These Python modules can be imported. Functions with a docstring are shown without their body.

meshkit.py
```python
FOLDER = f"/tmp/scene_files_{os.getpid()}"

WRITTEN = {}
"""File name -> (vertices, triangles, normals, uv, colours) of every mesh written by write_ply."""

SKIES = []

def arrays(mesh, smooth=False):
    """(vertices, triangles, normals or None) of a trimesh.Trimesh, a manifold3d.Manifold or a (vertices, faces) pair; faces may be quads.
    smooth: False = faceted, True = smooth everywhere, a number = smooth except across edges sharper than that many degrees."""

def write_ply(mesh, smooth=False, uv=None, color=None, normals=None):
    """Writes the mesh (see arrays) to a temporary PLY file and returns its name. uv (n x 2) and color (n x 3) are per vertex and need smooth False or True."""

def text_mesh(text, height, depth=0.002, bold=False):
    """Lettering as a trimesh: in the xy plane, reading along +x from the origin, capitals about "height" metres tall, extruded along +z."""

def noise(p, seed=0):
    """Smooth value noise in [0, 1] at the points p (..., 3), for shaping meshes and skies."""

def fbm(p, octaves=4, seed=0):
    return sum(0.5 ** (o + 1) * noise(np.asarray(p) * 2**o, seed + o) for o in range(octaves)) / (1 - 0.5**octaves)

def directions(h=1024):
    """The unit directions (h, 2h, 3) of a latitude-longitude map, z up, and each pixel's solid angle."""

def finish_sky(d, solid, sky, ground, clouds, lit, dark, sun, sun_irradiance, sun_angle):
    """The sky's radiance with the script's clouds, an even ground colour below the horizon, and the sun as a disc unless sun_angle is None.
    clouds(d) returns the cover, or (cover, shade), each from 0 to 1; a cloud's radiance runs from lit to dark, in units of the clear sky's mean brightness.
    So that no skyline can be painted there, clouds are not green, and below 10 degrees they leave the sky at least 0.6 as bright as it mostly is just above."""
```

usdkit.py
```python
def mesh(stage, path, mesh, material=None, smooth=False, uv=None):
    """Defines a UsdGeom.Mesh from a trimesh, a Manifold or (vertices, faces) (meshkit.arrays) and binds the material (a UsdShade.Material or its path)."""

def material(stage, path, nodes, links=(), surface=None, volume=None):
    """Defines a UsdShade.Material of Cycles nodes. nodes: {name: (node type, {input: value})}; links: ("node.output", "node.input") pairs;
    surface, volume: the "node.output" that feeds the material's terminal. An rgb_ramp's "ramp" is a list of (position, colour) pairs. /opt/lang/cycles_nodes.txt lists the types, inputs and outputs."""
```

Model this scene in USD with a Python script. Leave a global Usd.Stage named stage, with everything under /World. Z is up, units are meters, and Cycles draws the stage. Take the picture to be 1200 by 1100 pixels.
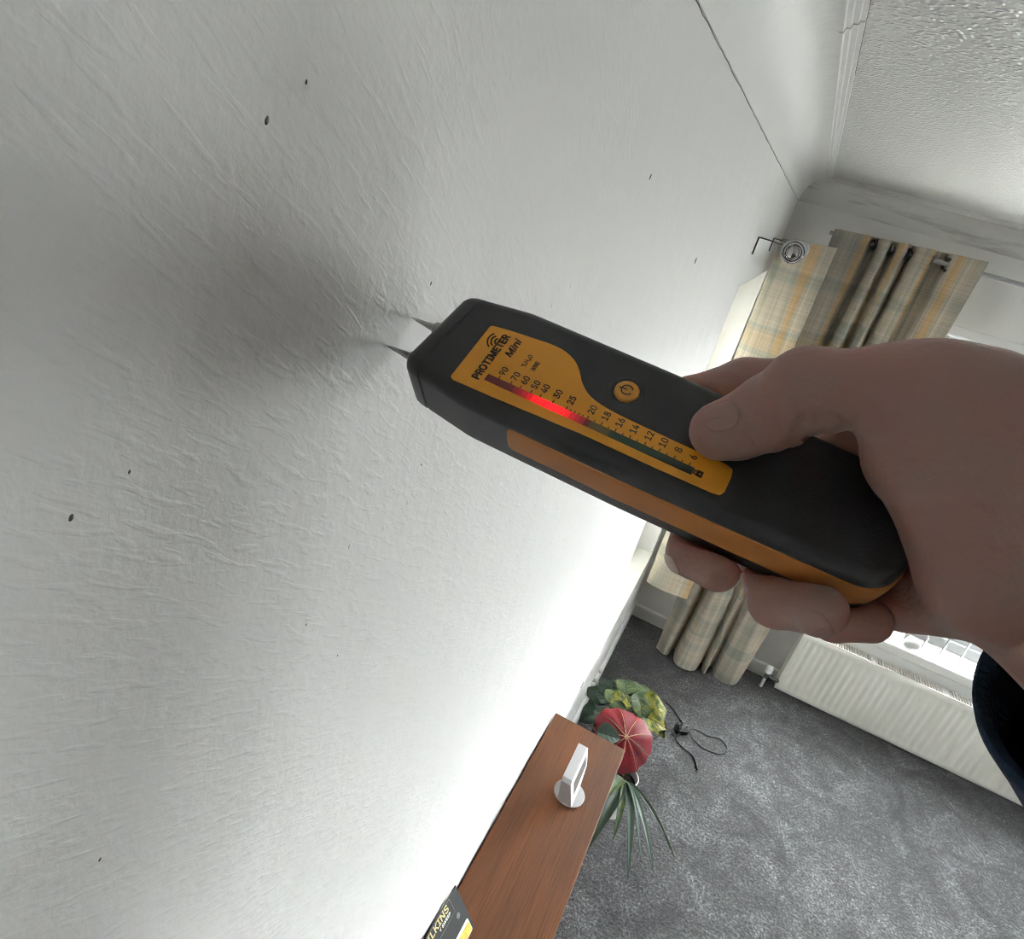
import math
import random
import numpy as np
import trimesh
import manifold3d as m3
from shapely.geometry import Polygon, Point, box as sbox
import usdkit
import meshkit
from pxr import Usd, UsdGeom, UsdLux, UsdShade, Gf, Sdf

# ------------------------------------------------------------------ camera, sky, exposure
stage = Usd.Stage.CreateInMemory()
UsdGeom.SetStageUpAxis(stage, UsdGeom.Tokens.z)
UsdGeom.SetStageMetersPerUnit(stage, 1.0)
UsdGeom.Xform.Define(stage, '/World')
UsdGeom.Scope.Define(stage, '/World/Looks')

RIGHT = np.array([0.88134899, 0.40252718, 0.24737791])
DOWN = np.array([0.38183808, -0.29849109, -0.87470152])
FWD = np.array([-0.27825103, 0.86537561, -0.41677502])
EYE = np.array([0.146, 0.0, 2.1024])
cam = UsdGeom.Camera.Define(stage, '/World/camera')
cam.CreateProjectionAttr('perspective')
cam.CreateHorizontalApertureAttr(36.0)
cam.CreateVerticalApertureAttr(33.0)
cam.CreateFocalLengthAttr(36.0 * 773.555 / 1200)
cam.CreateClippingRangeAttr(Gf.Vec2f(0.01, 1000))
cam.CreateExposureAttr(0.28)
R_, U_, B_ = RIGHT, -DOWN, -FWD
cam.AddTransformOp().Set(Gf.Matrix4d(*R_, 0, *U_, 0, *B_, 0, *EYE, 1))

# overcast daylight: the only light of the room comes in through its two windows
sky = UsdLux.DomeLight.Define(stage, '/World/sky')
sky.CreateIntensityAttr(20.0)
sky.CreateColorAttr(Gf.Vec3f(1.0, 0.99, 1.01))

rng = np.random.default_rng(7)
random.seed(7)

# ------------------------------------------------------------------ helpers
USED = {}


def free(parent, name):
    key = f'{parent}/{name}'
    k = USED.get(key, -1) + 1
    USED[key] = k
    return key if k == 0 else f'{key}_{k:03d}'


def tag(p, label=None, cat=None, group=None, kind=None):
    for k, v in (('label', label), ('category', cat), ('group', group), ('kind', kind)):
        if v:
            p.SetCustomDataByKey(k, v)
    return p


def thing(name, label, cat, loc=(0, 0, 0), matrix=None, group=None, kind=None):
    x = UsdGeom.Xform.Define(stage, free('/World', name))
    if matrix is not None:
        x.AddTransformOp().Set(matrix)
    else:
        x.AddTranslateOp().Set(Gf.Vec3d(*map(float, loc)))
    return tag(x.GetPrim(), label, cat, group, kind)


def obj(name, mesh, material, parent=None, smooth=30, uv=None, label=None, cat=None, group=None, kind=None):
    path = free(str(parent.GetPath()) if parent else '/World', name)
    p = usdkit.mesh(stage, path, mesh, material, smooth, uv).GetPrim()
    return tag(p, label, cat, group, kind)


def cat_(ms):
    return trimesh.util.concatenate([trimesh.Trimesh(*meshkit.arrays(m)[:2], process=False) for m in ms])


def bx(x0, x1, y0, y1, z0, z1, c=0.0):
    """A box with chamfered edges."""
    lo, hi = np.array([x0, y0, z0], float), np.array([x1, y1, z1], float)
    if c <= 0:
        return trimesh.creation.box(bounds=[lo, hi])
    pts = []
    for i in range(8):
        s = np.array([(i >> k) & 1 for k in range(3)])
        cor = np.where(s, hi, lo)
        inw = np.where(s, -c, c)
        for k in range(3):
            q = cor + inw
            q[k] = cor[k]
            pts.append(q)
    return trimesh.convex.convex_hull(np.array(pts))


def spline(pts, n):
    """Catmull-Rom through the points, n samples."""
    P = np.asarray(pts, float)
    if len(P) == 2:
        return np.linspace(P[0], P[1], n)
    P = np.vstack([2 * P[0] - P[1], P, 2 * P[-1] - P[-2]])
    m = len(P) - 3
    out = []
    for t in np.linspace(0, m - 1e-9, n):
        i = int(t)
        u = t - i
        a, b, c, d = P[i:i + 4]
        out.append(0.5 * (2 * b + (c - a) * u + (2 * a - 5 * b + 4 * c - d) * u * u + (3 * b - a - 3 * c + d) * u ** 3))
    return np.array(out)


def tube(pts, r, n=10, closed=False):
    P = np.asarray(pts, float)
    rr = np.broadcast_to(np.asarray(r, float), (len(P),))
    T = np.gradient(P, axis=0) if not closed else np.roll(P, -1, 0) - np.roll(P, 1, 0)
    T /= np.maximum(np.linalg.norm(T, axis=1, keepdims=True), 1e-12)
    up = np.array([0, 0, 1.0]) if abs(T[0][2]) < 0.9 else np.array([1.0, 0, 0])
    V = []
    s = np.cross(up, T[0])
    s /= np.linalg.norm(s)
    for p, t, q in zip(P, T, rr):
        s = s - t * (s @ t)
        s /= np.linalg.norm(s)
        b = np.cross(t, s)
        a = np.arange(n) / n * 2 * np.pi
        V.append(p + q * (np.cos(a)[:, None] * s + np.sin(a)[:, None] * b))
    return rings(V, closed_loop=closed)


def rings(V, closed_loop=False, caps=True):
    """Joins rings of equal size into a surface; ends capped with fans."""
    n, m = len(V[0]), len(V)
    v = np.vstack(V)
    f = []
    k = np.arange(n)
    k1 = (k + 1) % n
    for i in range(m if closed_loop else m - 1):
        a, b = i * n, ((i + 1) % m) * n
        f.append(np.c_[a + k, a + k1, b + k1])
        f.append(np.c_[a + k, b + k1, b + k])
    if caps and not closed_loop:
        c0, c1 = len(v), len(v) + 1
        v = np.vstack([v, V[0].mean(0), V[-1].mean(0)])
        f.append(np.c_[np.full(n, c0), k1, k])
        f.append(np.c_[np.full(n, c1), (m - 1) * n + k, (m - 1) * n + k1])
    t = trimesh.Trimesh(v, np.vstack(f), process=False)
    if not closed_loop and caps and t.volume < 0:
        t.invert()
    return t


def lathe(profile, n=32, at=(0, 0, 0)):
    """profile: (radius, z) pairs."""
    a = np.arange(n) / n * 2 * np.pi
    V = [np.c_[max(r, 1e-5) * np.cos(a), max(r, 1e-5) * np.sin(a), np.full(n, z)] for r, z in profile]
    t = rings(V)
    t.apply_translation(at)
    return t


def extrude(poly, h, axis='z', at=0.0):
    """A shapely polygon extruded by h; axis x: polygon is (y, z); y: polygon is (x, z)."""
    t = trimesh.creation.extrude_polygon(poly, h, engine='earcut')
    v = t.vertices.copy()
    if axis == 'x':
        v = np.c_[v[:, 2] + at, v[:, 0], v[:, 1]]
    elif axis == 'y':
        v = np.c_[v[:, 0], v[:, 2] + at, v[:, 1]]
    else:
        v = v + [0, 0, at]
    t = trimesh.Trimesh(v, t.faces, process=False)
    if t.volume < 0:
        t.invert()
    return t


def sheet(grid, th, uvs=None):
    """A grid of points (rows, cols, 3) made into a thin closed solid of thickness th."""
    h, w = grid.shape[:2]
    du = np.gradient(grid, axis=1)
    dv = np.gradient(grid, axis=0)
    n = np.cross(du, dv)
    n /= np.maximum(np.linalg.norm(n, axis=2, keepdims=True), 1e-12)
    a, b = (grid + n * th / 2).reshape(-1, 3), (grid - n * th / 2).reshape(-1, 3)
    idx = np.arange(h * w).reshape(h, w)
    q = np.stack([idx[:-1, :-1], idx[:-1, 1:], idx[1:, 1:], idx[1:, :-1]], -1).reshape(-1, 4)
    N = h * w
    f = [q[:, [0, 1, 2]], q[:, [0, 2, 3]], q[:, [0, 2, 1]] + N, q[:, [0, 3, 2]] + N]
    loop = np.r_[idx[0, :-1], idx[:-1, -1], idx[-1, :0:-1], idx[:0:-1, 0]]
    l2 = np.roll(loop, -1)
    f += [np.c_[loop, loop + N, l2 + N], np.c_[loop, l2 + N, l2]]
    t = trimesh.Trimesh(np.vstack([a, b]), np.vstack(f), process=False)
    uv = None if uvs is None else np.vstack([uvs.reshape(-1, 2)] * 2)
    return (t, uv) if uvs is not None else t


def xf(mesh, A, t=(0, 0, 0)):
    m = trimesh.Trimesh(*meshkit.arrays(mesh)[:2], process=False)
    m.vertices = m.vertices @ np.asarray(A, float).T + t
    if np.linalg.det(A) < 0:
        m.invert()
    return m


def rotz(deg):
    c, s = math.cos(math.radians(deg)), math.sin(math.radians(deg))
    return np.array([[c, -s, 0], [s, c, 0], [0, 0, 1.0]])


# ------------------------------------------------------------------ materials
def mat(name, color, rough=0.6, spec=0.5, bump=None, var=None, metal=0.0, coat=0.0, extra=None, emit=None):
    """bump: list of (scale, distance[, stretch]); var: (second colour, scale, lo, hi[, stretch])"""
    nodes = {'p': ('principled_bsdf', {'base_color': color, 'roughness': rough, 'specular_ior_level': spec, 'metallic': metal, 'coat_weight': coat, **(extra or {})})}
    links = []
    if emit:
        nodes['p'][1].update({'emission_color': emit[0], 'emission_strength': emit[1]})
    if bump or var:
        nodes['tc'] = ('texture_coordinate', {})
    if var:
        c2, sc, lo, hi = var[:4]
        nodes['vn'] = ('noise_texture', {'scale': sc, 'detail': 5.0, 'roughness': 0.6})
        nodes['vr'] = ('rgb_ramp', {'ramp': [(lo, color), (hi, c2)]})
        nodes['vm'] = ('mapping', {'scale': var[4] if len(var) > 4 else (1, 1, 1)})
        links += [('tc.object', 'vm.vector'), ('vm.vector', 'vn.vector'), ('vn.fac', 'vr.fac'), ('vr.color', 'p.base_color')]
    last = None
    for i, b in enumerate(bump or []):
        nodes[f'm{i}'] = ('mapping', {'scale': b[2] if len(b) > 2 else (1, 1, 1)})
        nodes[f'n{i}'] = ('noise_texture', {'scale': b[0], 'detail': 3.0, 'roughness': 0.55, 'distortion': b[3] if len(b) > 3 else 0.0})
        nodes[f'b{i}'] = ('bump', {'strength': 1.0, 'distance': b[1]})
        links += [('tc.object', f'm{i}.vector'), (f'm{i}.vector', f'n{i}.vector'), (f'n{i}.fac', f'b{i}.height')]
        if last:
            links.append((f'{last}.normal', f'b{i}.normal'))
        last = f'b{i}'
    if last:
        links.append((f'{last}.normal', 'p.normal'))
    return usdkit.material(stage, f'/World/Looks/{name}', nodes, links, surface='p.BSDF')


def lin(r, g, b):
    return tuple(((c / 255) / 12.92 if c / 255 <= 0.04045 else ((c / 255 + 0.055) / 1.055) ** 2.4) for c in (r, g, b))


M = {}
M['wall'] = usdkit.material(stage, '/World/Looks/wall_paint',
    {'tc': ('texture_coordinate', {}), 'ro': ('mapping', {'rotation': (0.62, 0, 0)}), 'ms': ('mapping', {'scale': (1.0, 0.22, 1.0)}),
     'ns': ('noise_texture', {'scale': 230.0, 'detail': 2.0, 'roughness': 0.5, 'distortion': 0.4}), 'rs': ('map_range', {'from_min': 0.50, 'from_max': 0.78, 'to_min': 0.0, 'to_max': 1.0, 'clamp': True}),
     'nf': ('noise_texture', {'scale': 190.0, 'detail': 3.0, 'roughness': 0.55}), 'nl': ('noise_texture', {'scale': 40.0, 'detail': 2.0}), 'nb': ('noise_texture', {'scale': 9.0, 'detail': 2.0}),
     'b1': ('bump', {'distance': 0.0002}), 'b2': ('bump', {'distance': 0.00035}), 'b3': ('bump', {'distance': 0.0008}), 'b4': ('bump', {'distance': 0.003}),
     'p': ('principled_bsdf', {'base_color': (0.765, 0.765, 0.757), 'roughness': 0.62, 'specular_ior_level': 0.35})},
    [('tc.object', 'ro.vector'), ('ro.vector', 'ms.vector'), ('ms.vector', 'ns.vector'), ('ns.fac', 'rs.value'), ('rs.result', 'b1.height'),
     ('tc.object', 'nf.vector'), ('tc.object', 'nl.vector'), ('tc.object', 'nb.vector'), ('nf.fac', 'b2.height'), ('nl.fac', 'b3.height'), ('nb.fac', 'b4.height'),
     ('b1.normal', 'b2.normal'), ('b2.normal', 'b3.normal'), ('b3.normal', 'b4.normal'), ('b4.normal', 'p.normal')], surface='p.BSDF')
M['wall_plain'] = mat('plain_wall_paint', (0.81, 0.81, 0.79), 0.7, 0.3, bump=[(90, 0.0008)])
M['ceil'] = usdkit.material(stage, '/World/Looks/stippled_ceiling_paint',
    {'tc': ('texture_coordinate', {}), 'n': ('noise_texture', {'scale': 60.0, 'detail': 3.0, 'roughness': 0.6}),
     'v': ('voronoi_texture', {'feature': 'smooth_f1', 'scale': 130.0, 'smoothness': 0.6}), 'mr': ('map_range', {'from_min': 0.1, 'from_max': 0.55, 'to_min': 1.0, 'to_max': 0.0, 'clamp': True}),
     'b': ('bump', {'distance': 0.0035}), 'b2': ('bump', {'distance': 0.002}),
     'p': ('principled_bsdf', {'base_color': (0.80, 0.80, 0.79), 'roughness': 0.27, 'specular_ior_level': 0.6})},
    [('tc.object', 'n.vector'), ('tc.object', 'v.vector'), ('v.distance', 'mr.value'), ('mr.result', 'b.height'), ('n.fac', 'b2.height'), ('b.normal', 'b2.normal'), ('b2.normal', 'p.normal')], surface='p.BSDF')
M['cove'] = mat('coving_paint', (0.77, 0.77, 0.76), 0.5, 0.4, bump=[(40, 0.0012), (9, 0.004, (1, 0.4, 1))])
M['cove_dirty'] = mat('sooty_coving_paint', (0.70, 0.70, 0.68), 0.6, 0.35, bump=[(40, 0.0012)], var=((0.34, 0.33, 0.31), 5.0, 0.52, 0.72, (0.6, 1, 6)))
M['white'] = mat('white_gloss_paint', (0.80, 0.80, 0.77), 0.35, 0.5, bump=[(30, 0.0006)])
M['upvc'] = mat('white_window_plastic', (0.82, 0.83, 0.83), 0.3, 0.5)
M['rad'] = mat('radiator_enamel', (0.72, 0.71, 0.65), 0.4, 0.45)
M['dark_gap'] = mat('dark_gap', (0.02, 0.02, 0.02), 0.9)
M['steel'] = mat('brushed_steel', (0.55, 0.55, 0.55), 0.28, metal=1.0)
M['chrome'] = mat('dark_chrome', (0.34, 0.34, 0.35), 0.15, metal=1.0)
M['wire'] = mat('dark_steel_wire', (0.10, 0.10, 0.10), 0.4, metal=0.6)
M['crack'] = mat('crack_line', (0.16, 0.15, 0.14), 0.9)
M['chip'] = mat('bare_plaster', (0.12, 0.115, 0.11), 0.95, bump=[(300, 0.002)])
M['plaster'] = mat('broken_plaster', (0.62, 0.61, 0.58), 0.9, bump=[(80, 0.004)])
M['outside'] = mat('outside_paving', (0.20, 0.20, 0.19), 0.9)
M['pane'] = usdkit.material(stage, '/World/Looks/window_glass',
    {'f': ('layer_weight', {'blend': 0.08}), 't': ('transparent_bsdf', {'color': (0.95, 0.97, 0.96)}), 'g': ('glossy_bsdf', {'color': (1, 1, 1), 'roughness': 0.02}), 'm': ('mix_closure', {})},
    [('f.facing', 'm.fac'), ('t.BSDF', 'm.closure1'), ('g.BSDF', 'm.closure2')], surface='m.closure')
M['roller'] = usdkit.material(stage, '/World/Looks/roller_blind_cloth',
    {'d': ('diffuse_bsdf', {'color': (0.80, 0.80, 0.78)}), 't': ('translucent_bsdf', {'color': (0.86, 0.855, 0.82)}), 'm': ('mix_closure', {'fac': 0.75})},
    [('d.BSDF', 'm.closure1'), ('t.BSDF', 'm.closure2')], surface='m.closure')
M['slat'] = usdkit.material(stage, '/World/Looks/blind_fabric',
    {'d': ('diffuse_bsdf', {'color': (0.46, 0.47, 0.48)}), 't': ('translucent_bsdf', {'color': (0.46, 0.47, 0.48)}), 'm': ('mix_closure', {'fac': 0.45})},
    [('d.BSDF', 'm.closure1'), ('t.BSDF', 'm.closure2')], surface='m.closure')

# carpet: grey pile with darker and lighter nap
M['carpet'] = usdkit.material(stage, '/World/Looks/grey_carpet',
    {'tc': ('texture_coordinate', {}),
     'n1': ('noise_texture', {'scale': 110.0, 'detail': 5.0, 'roughness': 0.8, 'distortion': 0.6}), 'r1': ('rgb_ramp', {'ramp': [(0.34, (0.006, 0.0062, 0.0066)), (0.50, (0.034, 0.035, 0.037)), (0.66, (0.22, 0.224, 0.232))]}),
     'n2': ('noise_texture', {'scale': 6.0, 'detail': 5.0, 'roughness': 0.7, 'distortion': 0.8}), 'r2': ('rgb_ramp', {'ramp': [(0.36, (0.35, 0.35, 0.37)), (0.5, (0.95, 0.95, 0.95)), (0.64, (1.9, 1.9, 1.9))]}),
     'mx': ('mix', {'mix_type': 'multiply', 'fac': 1.0}), 'b': ('bump', {'distance': 0.012, 'strength': 1.0}),
     'p': ('principled_bsdf', {'roughness': 0.95, 'specular_ior_level': 0.15, 'sheen_weight': 0.25, 'sheen_roughness': 0.5})},
    [('tc.object', 'n1.vector'), ('tc.object', 'n2.vector'), ('n1.fac', 'r1.fac'), ('n2.fac', 'r2.fac'), ('r1.color', 'mx.color1'), ('r2.color', 'mx.color2'),
     ('mx.color', 'p.base_color'), ('n1.fac', 'b.height'), ('b.normal', 'p.normal')], surface='p.BSDF')

# wood grain along y
M['wood'] = usdkit.material(stage, '/World/Looks/wood_veneer',
    {'tc': ('texture_coordinate', {}), 'm': ('mapping', {'scale': (420, 7, 420), 'rotation': (0, 0, 0.10)}), 'n': ('noise_texture', {'scale': 1.0, 'detail': 4.0, 'roughness': 0.6}),
     'm2': ('mapping', {'scale': (14, 1.2, 14)}), 'n2': ('noise_texture', {'scale': 1.0, 'detail': 3.0, 'distortion': 0.7}),
     'r': ('rgb_ramp', {'ramp': [(0.30, (0.090, 0.029, 0.0075)), (0.5, (0.150, 0.050, 0.013)), (0.72, (0.190, 0.066, 0.018))]}),
     'r2': ('rgb_ramp', {'ramp': [(0.3, (0.72, 0.72, 0.72)), (0.7, (1.15, 1.15, 1.15))]}), 'mx': ('mix', {'mix_type': 'multiply', 'fac': 1.0}),
     'b': ('bump', {'distance': 0.0006}), 'p': ('principled_bsdf', {'roughness': 0.42, 'specular_ior_level': 0.4})},
    [('tc.object', 'm.vector'), ('m.vector', 'n.vector'), ('tc.object', 'm2.vector'), ('m2.vector', 'n2.vector'), ('n.fac', 'r.fac'), ('n2.fac', 'r2.fac'), ('r.color', 'mx.color1'),
     ('r2.color', 'mx.color2'), ('mx.color', 'p.base_color'), ('n.fac', 'b.height'), ('b.normal', 'p.normal')], surface='p.BSDF')

# watercolour plaid curtain cloth: uv in metres (u across, v down)
SAGE, BEIGE, CREAM, OCHRE, GREY = (0.29, 0.30, 0.26), (0.44, 0.37, 0.29), (0.58, 0.53, 0.45), (0.50, 0.28, 0.06), (0.28, 0.285, 0.27)
M['curtain'] = usdkit.material(stage, '/World/Looks/plaid_curtain_cloth',
    {'tc': ('texture_coordinate', {}),
     'm1': ('mapping', {'scale': (8.0, 0.35, 1)}), 'n1': ('noise_texture', {'scale': 1.0, 'detail': 1.0, 'roughness': 0.5}),
     'r1': ('rgb_ramp', {'ramp': [(0.25, GREY), (0.36, SAGE), (0.43, BEIGE), (0.49, CREAM), (0.535, SAGE), (0.565, BEIGE), (0.60, OCHRE), (0.64, OCHRE), (0.67, BEIGE), (0.75, GREY)]}),
     'm2': ('mapping', {'scale': (0.5, 5.5, 1)}), 'n2': ('noise_texture', {'scale': 1.0, 'detail': 1.0}),
     'r2': ('rgb_ramp', {'ramp': [(0.34, (0.26, 0.29, 0.27)), (0.45, (0.50, 0.45, 0.37)), (0.53, (0.56, 0.50, 0.40)), (0.56, (0.30, 0.34, 0.31)), (0.66, (0.52, 0.40, 0.24))]}),
     'm3': ('mapping', {'scale': (230.0, 2.0, 1)}), 'n3': ('noise_texture', {'scale': 1.0, 'detail': 2.0}), 'r3': ('rgb_ramp', {'ramp': [(0.3, (0.84, 0.84, 0.84)), (0.7, (1.14, 1.14, 1.14))]}),
     'm4': ('mapping', {'scale': (2.0, 180.0, 1)}), 'n4': ('noise_texture', {'scale': 1.0, 'detail': 2.0}), 'r4': ('rgb_ramp', {'ramp': [(0.3, (0.88, 0.88, 0.88)), (0.7, (1.10, 1.10, 1.10))]}),
     'mx': ('mix', {'mix_type': 'mix', 'fac': 0.5}), 'my': ('mix', {'mix_type': 'multiply', 'fac': 1.0}), 'mz': ('mix', {'mix_type': 'multiply', 'fac': 1.0}),
     'd': ('diffuse_bsdf', {'roughness': 0.5}), 't': ('translucent_bsdf', {}), 'm': ('mix_closure', {'fac': 0.2})},
    [('tc.UV', 'm1.vector'), ('tc.UV', 'm2.vector'), ('tc.UV', 'm3.vector'), ('tc.UV', 'm4.vector'), ('m1.vector', 'n1.vector'), ('m2.vector', 'n2.vector'), ('m3.vector', 'n3.vector'), ('m4.vector', 'n4.vector'),
     ('n1.fac', 'r1.fac'), ('n2.fac', 'r2.fac'), ('n3.fac', 'r3.fac'), ('n4.fac', 'r4.fac'), ('r1.color', 'mx.color1'), ('r2.color', 'mx.color2'), ('mx.color', 'my.color1'), ('r3.color', 'my.color2'),
     ('my.color', 'mz.color1'), ('r4.color', 'mz.color2'), ('mz.color', 'd.color'), ('mz.color', 't.color'), ('d.BSDF', 'm.closure1'), ('t.BSDF', 'm.closure2')], surface='m.closure')

# ------------------------------------------------------------------ the room shell
YW, XR, YB, H = 3.2704, 3.7, -2.6, 2.347
SILL, HEAD = 0.488, 1.942
W1 = (0.56, 2.95)       # window in the far wall (x)
W2 = (1.95, 3.10)       # window in the left wall (y)
W3, SILL3 = (0.75, 1.65), 0.9   # window in the right wall, out of the frame (y)


def struct(name, mesh, m, label=None, cat=None, smooth=30):
    return obj(name, mesh, m, None, smooth, label=label, cat=cat, kind='structure')


left = Polygon([(YB, 0), (YW + 0.25, 0), (YW + 0.25, H), (YB, H)], [[(W2[0], SILL), (W2[1], SILL), (W2[1], HEAD), (W2[0], HEAD)]])
wl = struct('wall_left', extrude(left, 0.25, 'x', -0.25), M['wall'], 'long white painted plaster wall the meter is pressed against', 'wall')
front = Polygon([(0, 0), (XR, 0), (XR, H), (0, H)], [[(W1[0], SILL), (W1[1], SILL), (W1[1], HEAD), (W1[0], HEAD)]])
struct('wall_front', extrude(front, 0.25, 'y', YW), M['wall_plain'], 'pale far wall with the wide window and the radiator', 'wall')
right = Polygon([(YB, 0), (YW, 0), (YW, H), (YB, H)], [[(W3[0], SILL3), (W3[1], SILL3), (W3[1], HEAD), (W3[0], HEAD)]])
struct('wall_right', extrude(right, 0.25, 'x', XR), M['wall_plain'], 'plain wall on the right, out of the frame', 'wall')
struct('wall_back', bx(0, XR, YB - 0.2, YB, 0, H), M['wall_plain'], 'plain wall behind the camera', 'wall')
struct('floor', bx(0, XR, YB, YW, -0.1, 0), M['carpet'], 'grey mottled short pile carpet', 'floor')
struct('ceiling', bx(-0.25, XR + 0.2, YB - 0.2, YW + 0.25, H, H + 0.15), M['ceil'], 'white ceiling with glossy stippled texture', 'ceiling')
struct('outside_ground', bx(-30, 30, -30, 40, -0.45, -0.25), M['outside'], 'pale paved ground outside the windows', 'ground')


def cove_profile():
    pts = [(0, 2.2345), (0.0012, 2.2345), (0.003, 2.240)]
    c = (0.0735, 2.246)
    for a in np.linspace(180, 92, 14):
        pts.append((c[0] + 0.0695 * math.cos(math.radians(a)), c[1] + 0.083 * math.sin(math.radians(a))))
    pts += [(0.0755, 2.329), (0.0765, 2.334), (0.0815, 2.3345), (0.0825, 2.3395), (0.0885, 2.340), (0.0895, 2.3435), (0.0945, 2.344), (0.0955, H + 0.003), (0, H + 0.003)]
    return Polygon(pts)


cl1 = struct('trim_1', extrude(cove_profile(), 1.0042 - YB, 'y', YB), M['cove'], 'white fluted coving along the top of the left wall', 'coving')
seg = extrude(cove_profile(), YW - 1.004, 'y', 1.004)
obj('coving_length', seg, M['cove'], cl1)
# filled joint between the two lengths, and hairline cracks along the coving
joint = cove_profile().buffer(0.0012).intersection(sbox(0.0705, 2.318, 0.2, H))
obj('joint_filler', extrude(joint, 0.006, 'y', 1.001), M['cove'], cl1)


def crack(pts, r, parent, m=None, jitter=0.001, n=60, axis=2):
    P = spline(pts, n)
    P = P + (meshkit.noise(P * 60, 3)[:, None] - 0.5) * jitter * 2 * np.eye(3)[axis]
    rr = r * (0.35 + 1.0 * meshkit.noise(P * 35, 9))
    return obj('crack', tube(P, rr, 5), m or M['crack'], parent)


crack([(0.0005, -0.6, 2.2335), (0.0005, 1.2, 2.2335), (0.0005, 3.25, 2.2335)], 0.00055, cl1, jitter=0.0012, n=160)
crack([(0.0955, 0.9, 2.3462), (0.0955, 1.3, 2.3462)], 0.0005, cl1, n=40)
fc = cove_profile()
prof = np.array(fc.exterior.coords)
fcm = extrude(fc, XR, 'x', 0.0)
fcm.vertices = np.c_[fcm.vertices[:, 0], YW - fcm.vertices[:, 1], fcm.vertices[:, 2]]
fcm.invert()
struct('trim_2', fcm, M['cove_dirty'], 'sooty grey coving along the top of the window wall', 'coving')

bbp = Polygon([(0, 0), (0.017, 0), (0.017, 0.075), (0.012, 0.088), (0.004, 0.094), (0, 0.094)])
bl = struct('baseboard_left', extrude(bbp, YW - 1.43, 'y', 1.43), M['white'], 'white chipped skirting at the foot of the left wall', 'skirting')
bbf = extrude(bbp, XR, 'x', 0)
bbf.vertices = np.c_[bbf.vertices[:, 0], YW - bbf.vertices[:, 1], bbf.vertices[:, 2] * 0.8]
bbf.invert()
struct('baseboard_front', bbf, M['white'], 'white skirting at the foot of the window wall', 'skirting')

# dents and chips in the painted wall
for y, z, r in [(0.158, 2.094, 0.0011), (0.172, 2.106, 0.0006), (0.100, 1.990, 0.0010), (0.117, 1.998, 0.0006), (0.237, 1.915, 0.0013), (0.267, 1.912, 0.0012), (0.288, 1.919, 0.0013),
                (0.266, 2.043, 0.0008), (0.601, 2.115, 0.0022), (1.015, 2.035, 0.004), (0.295, 1.941, 0.0007), (0.211, 1.882, 0.0007), (0.244, 1.839, 0.0006), (0.106, 1.839, 0.0008), (0.44, 2.018, 0.0014), (0.47, 2.03, 0.0015)]:
    s = trimesh.creation.icosphere(1, 1.0)
    v = s.vertices * (1 + 0.35 * (meshkit.noise(s.vertices * 2 + [y * 50, z * 50, 0], 5)[:, None] - 0.5))
    A = np.array([[0.25 * r, 0, 0], [0, 0.7 * r, 0.2 * r], [0, 0, 1.15 * r]])
    obj('paint_chip', trimesh.Trimesh(v @ A.T + [0.0, y, z], s.faces), M['chip'] if r < 0.00115 or r > 0.002 else M['wall'], wl, True)


# ------------------------------------------------------------------ windows
def frame_x(x0, x1, z0, z1, y0, y1, w, c=0.006):
    return cat_([bx(x0, x1, y0, y1, z0, z0 + w, c), bx(x0, x1, y0, y1, z1 - w, z1, c), bx(x0, x0 + w, y0, y1, z0 + w, z1 - w, c), bx(x1 - w, x1, y0, y1, z0 + w, z1 - w, c)])


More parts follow.
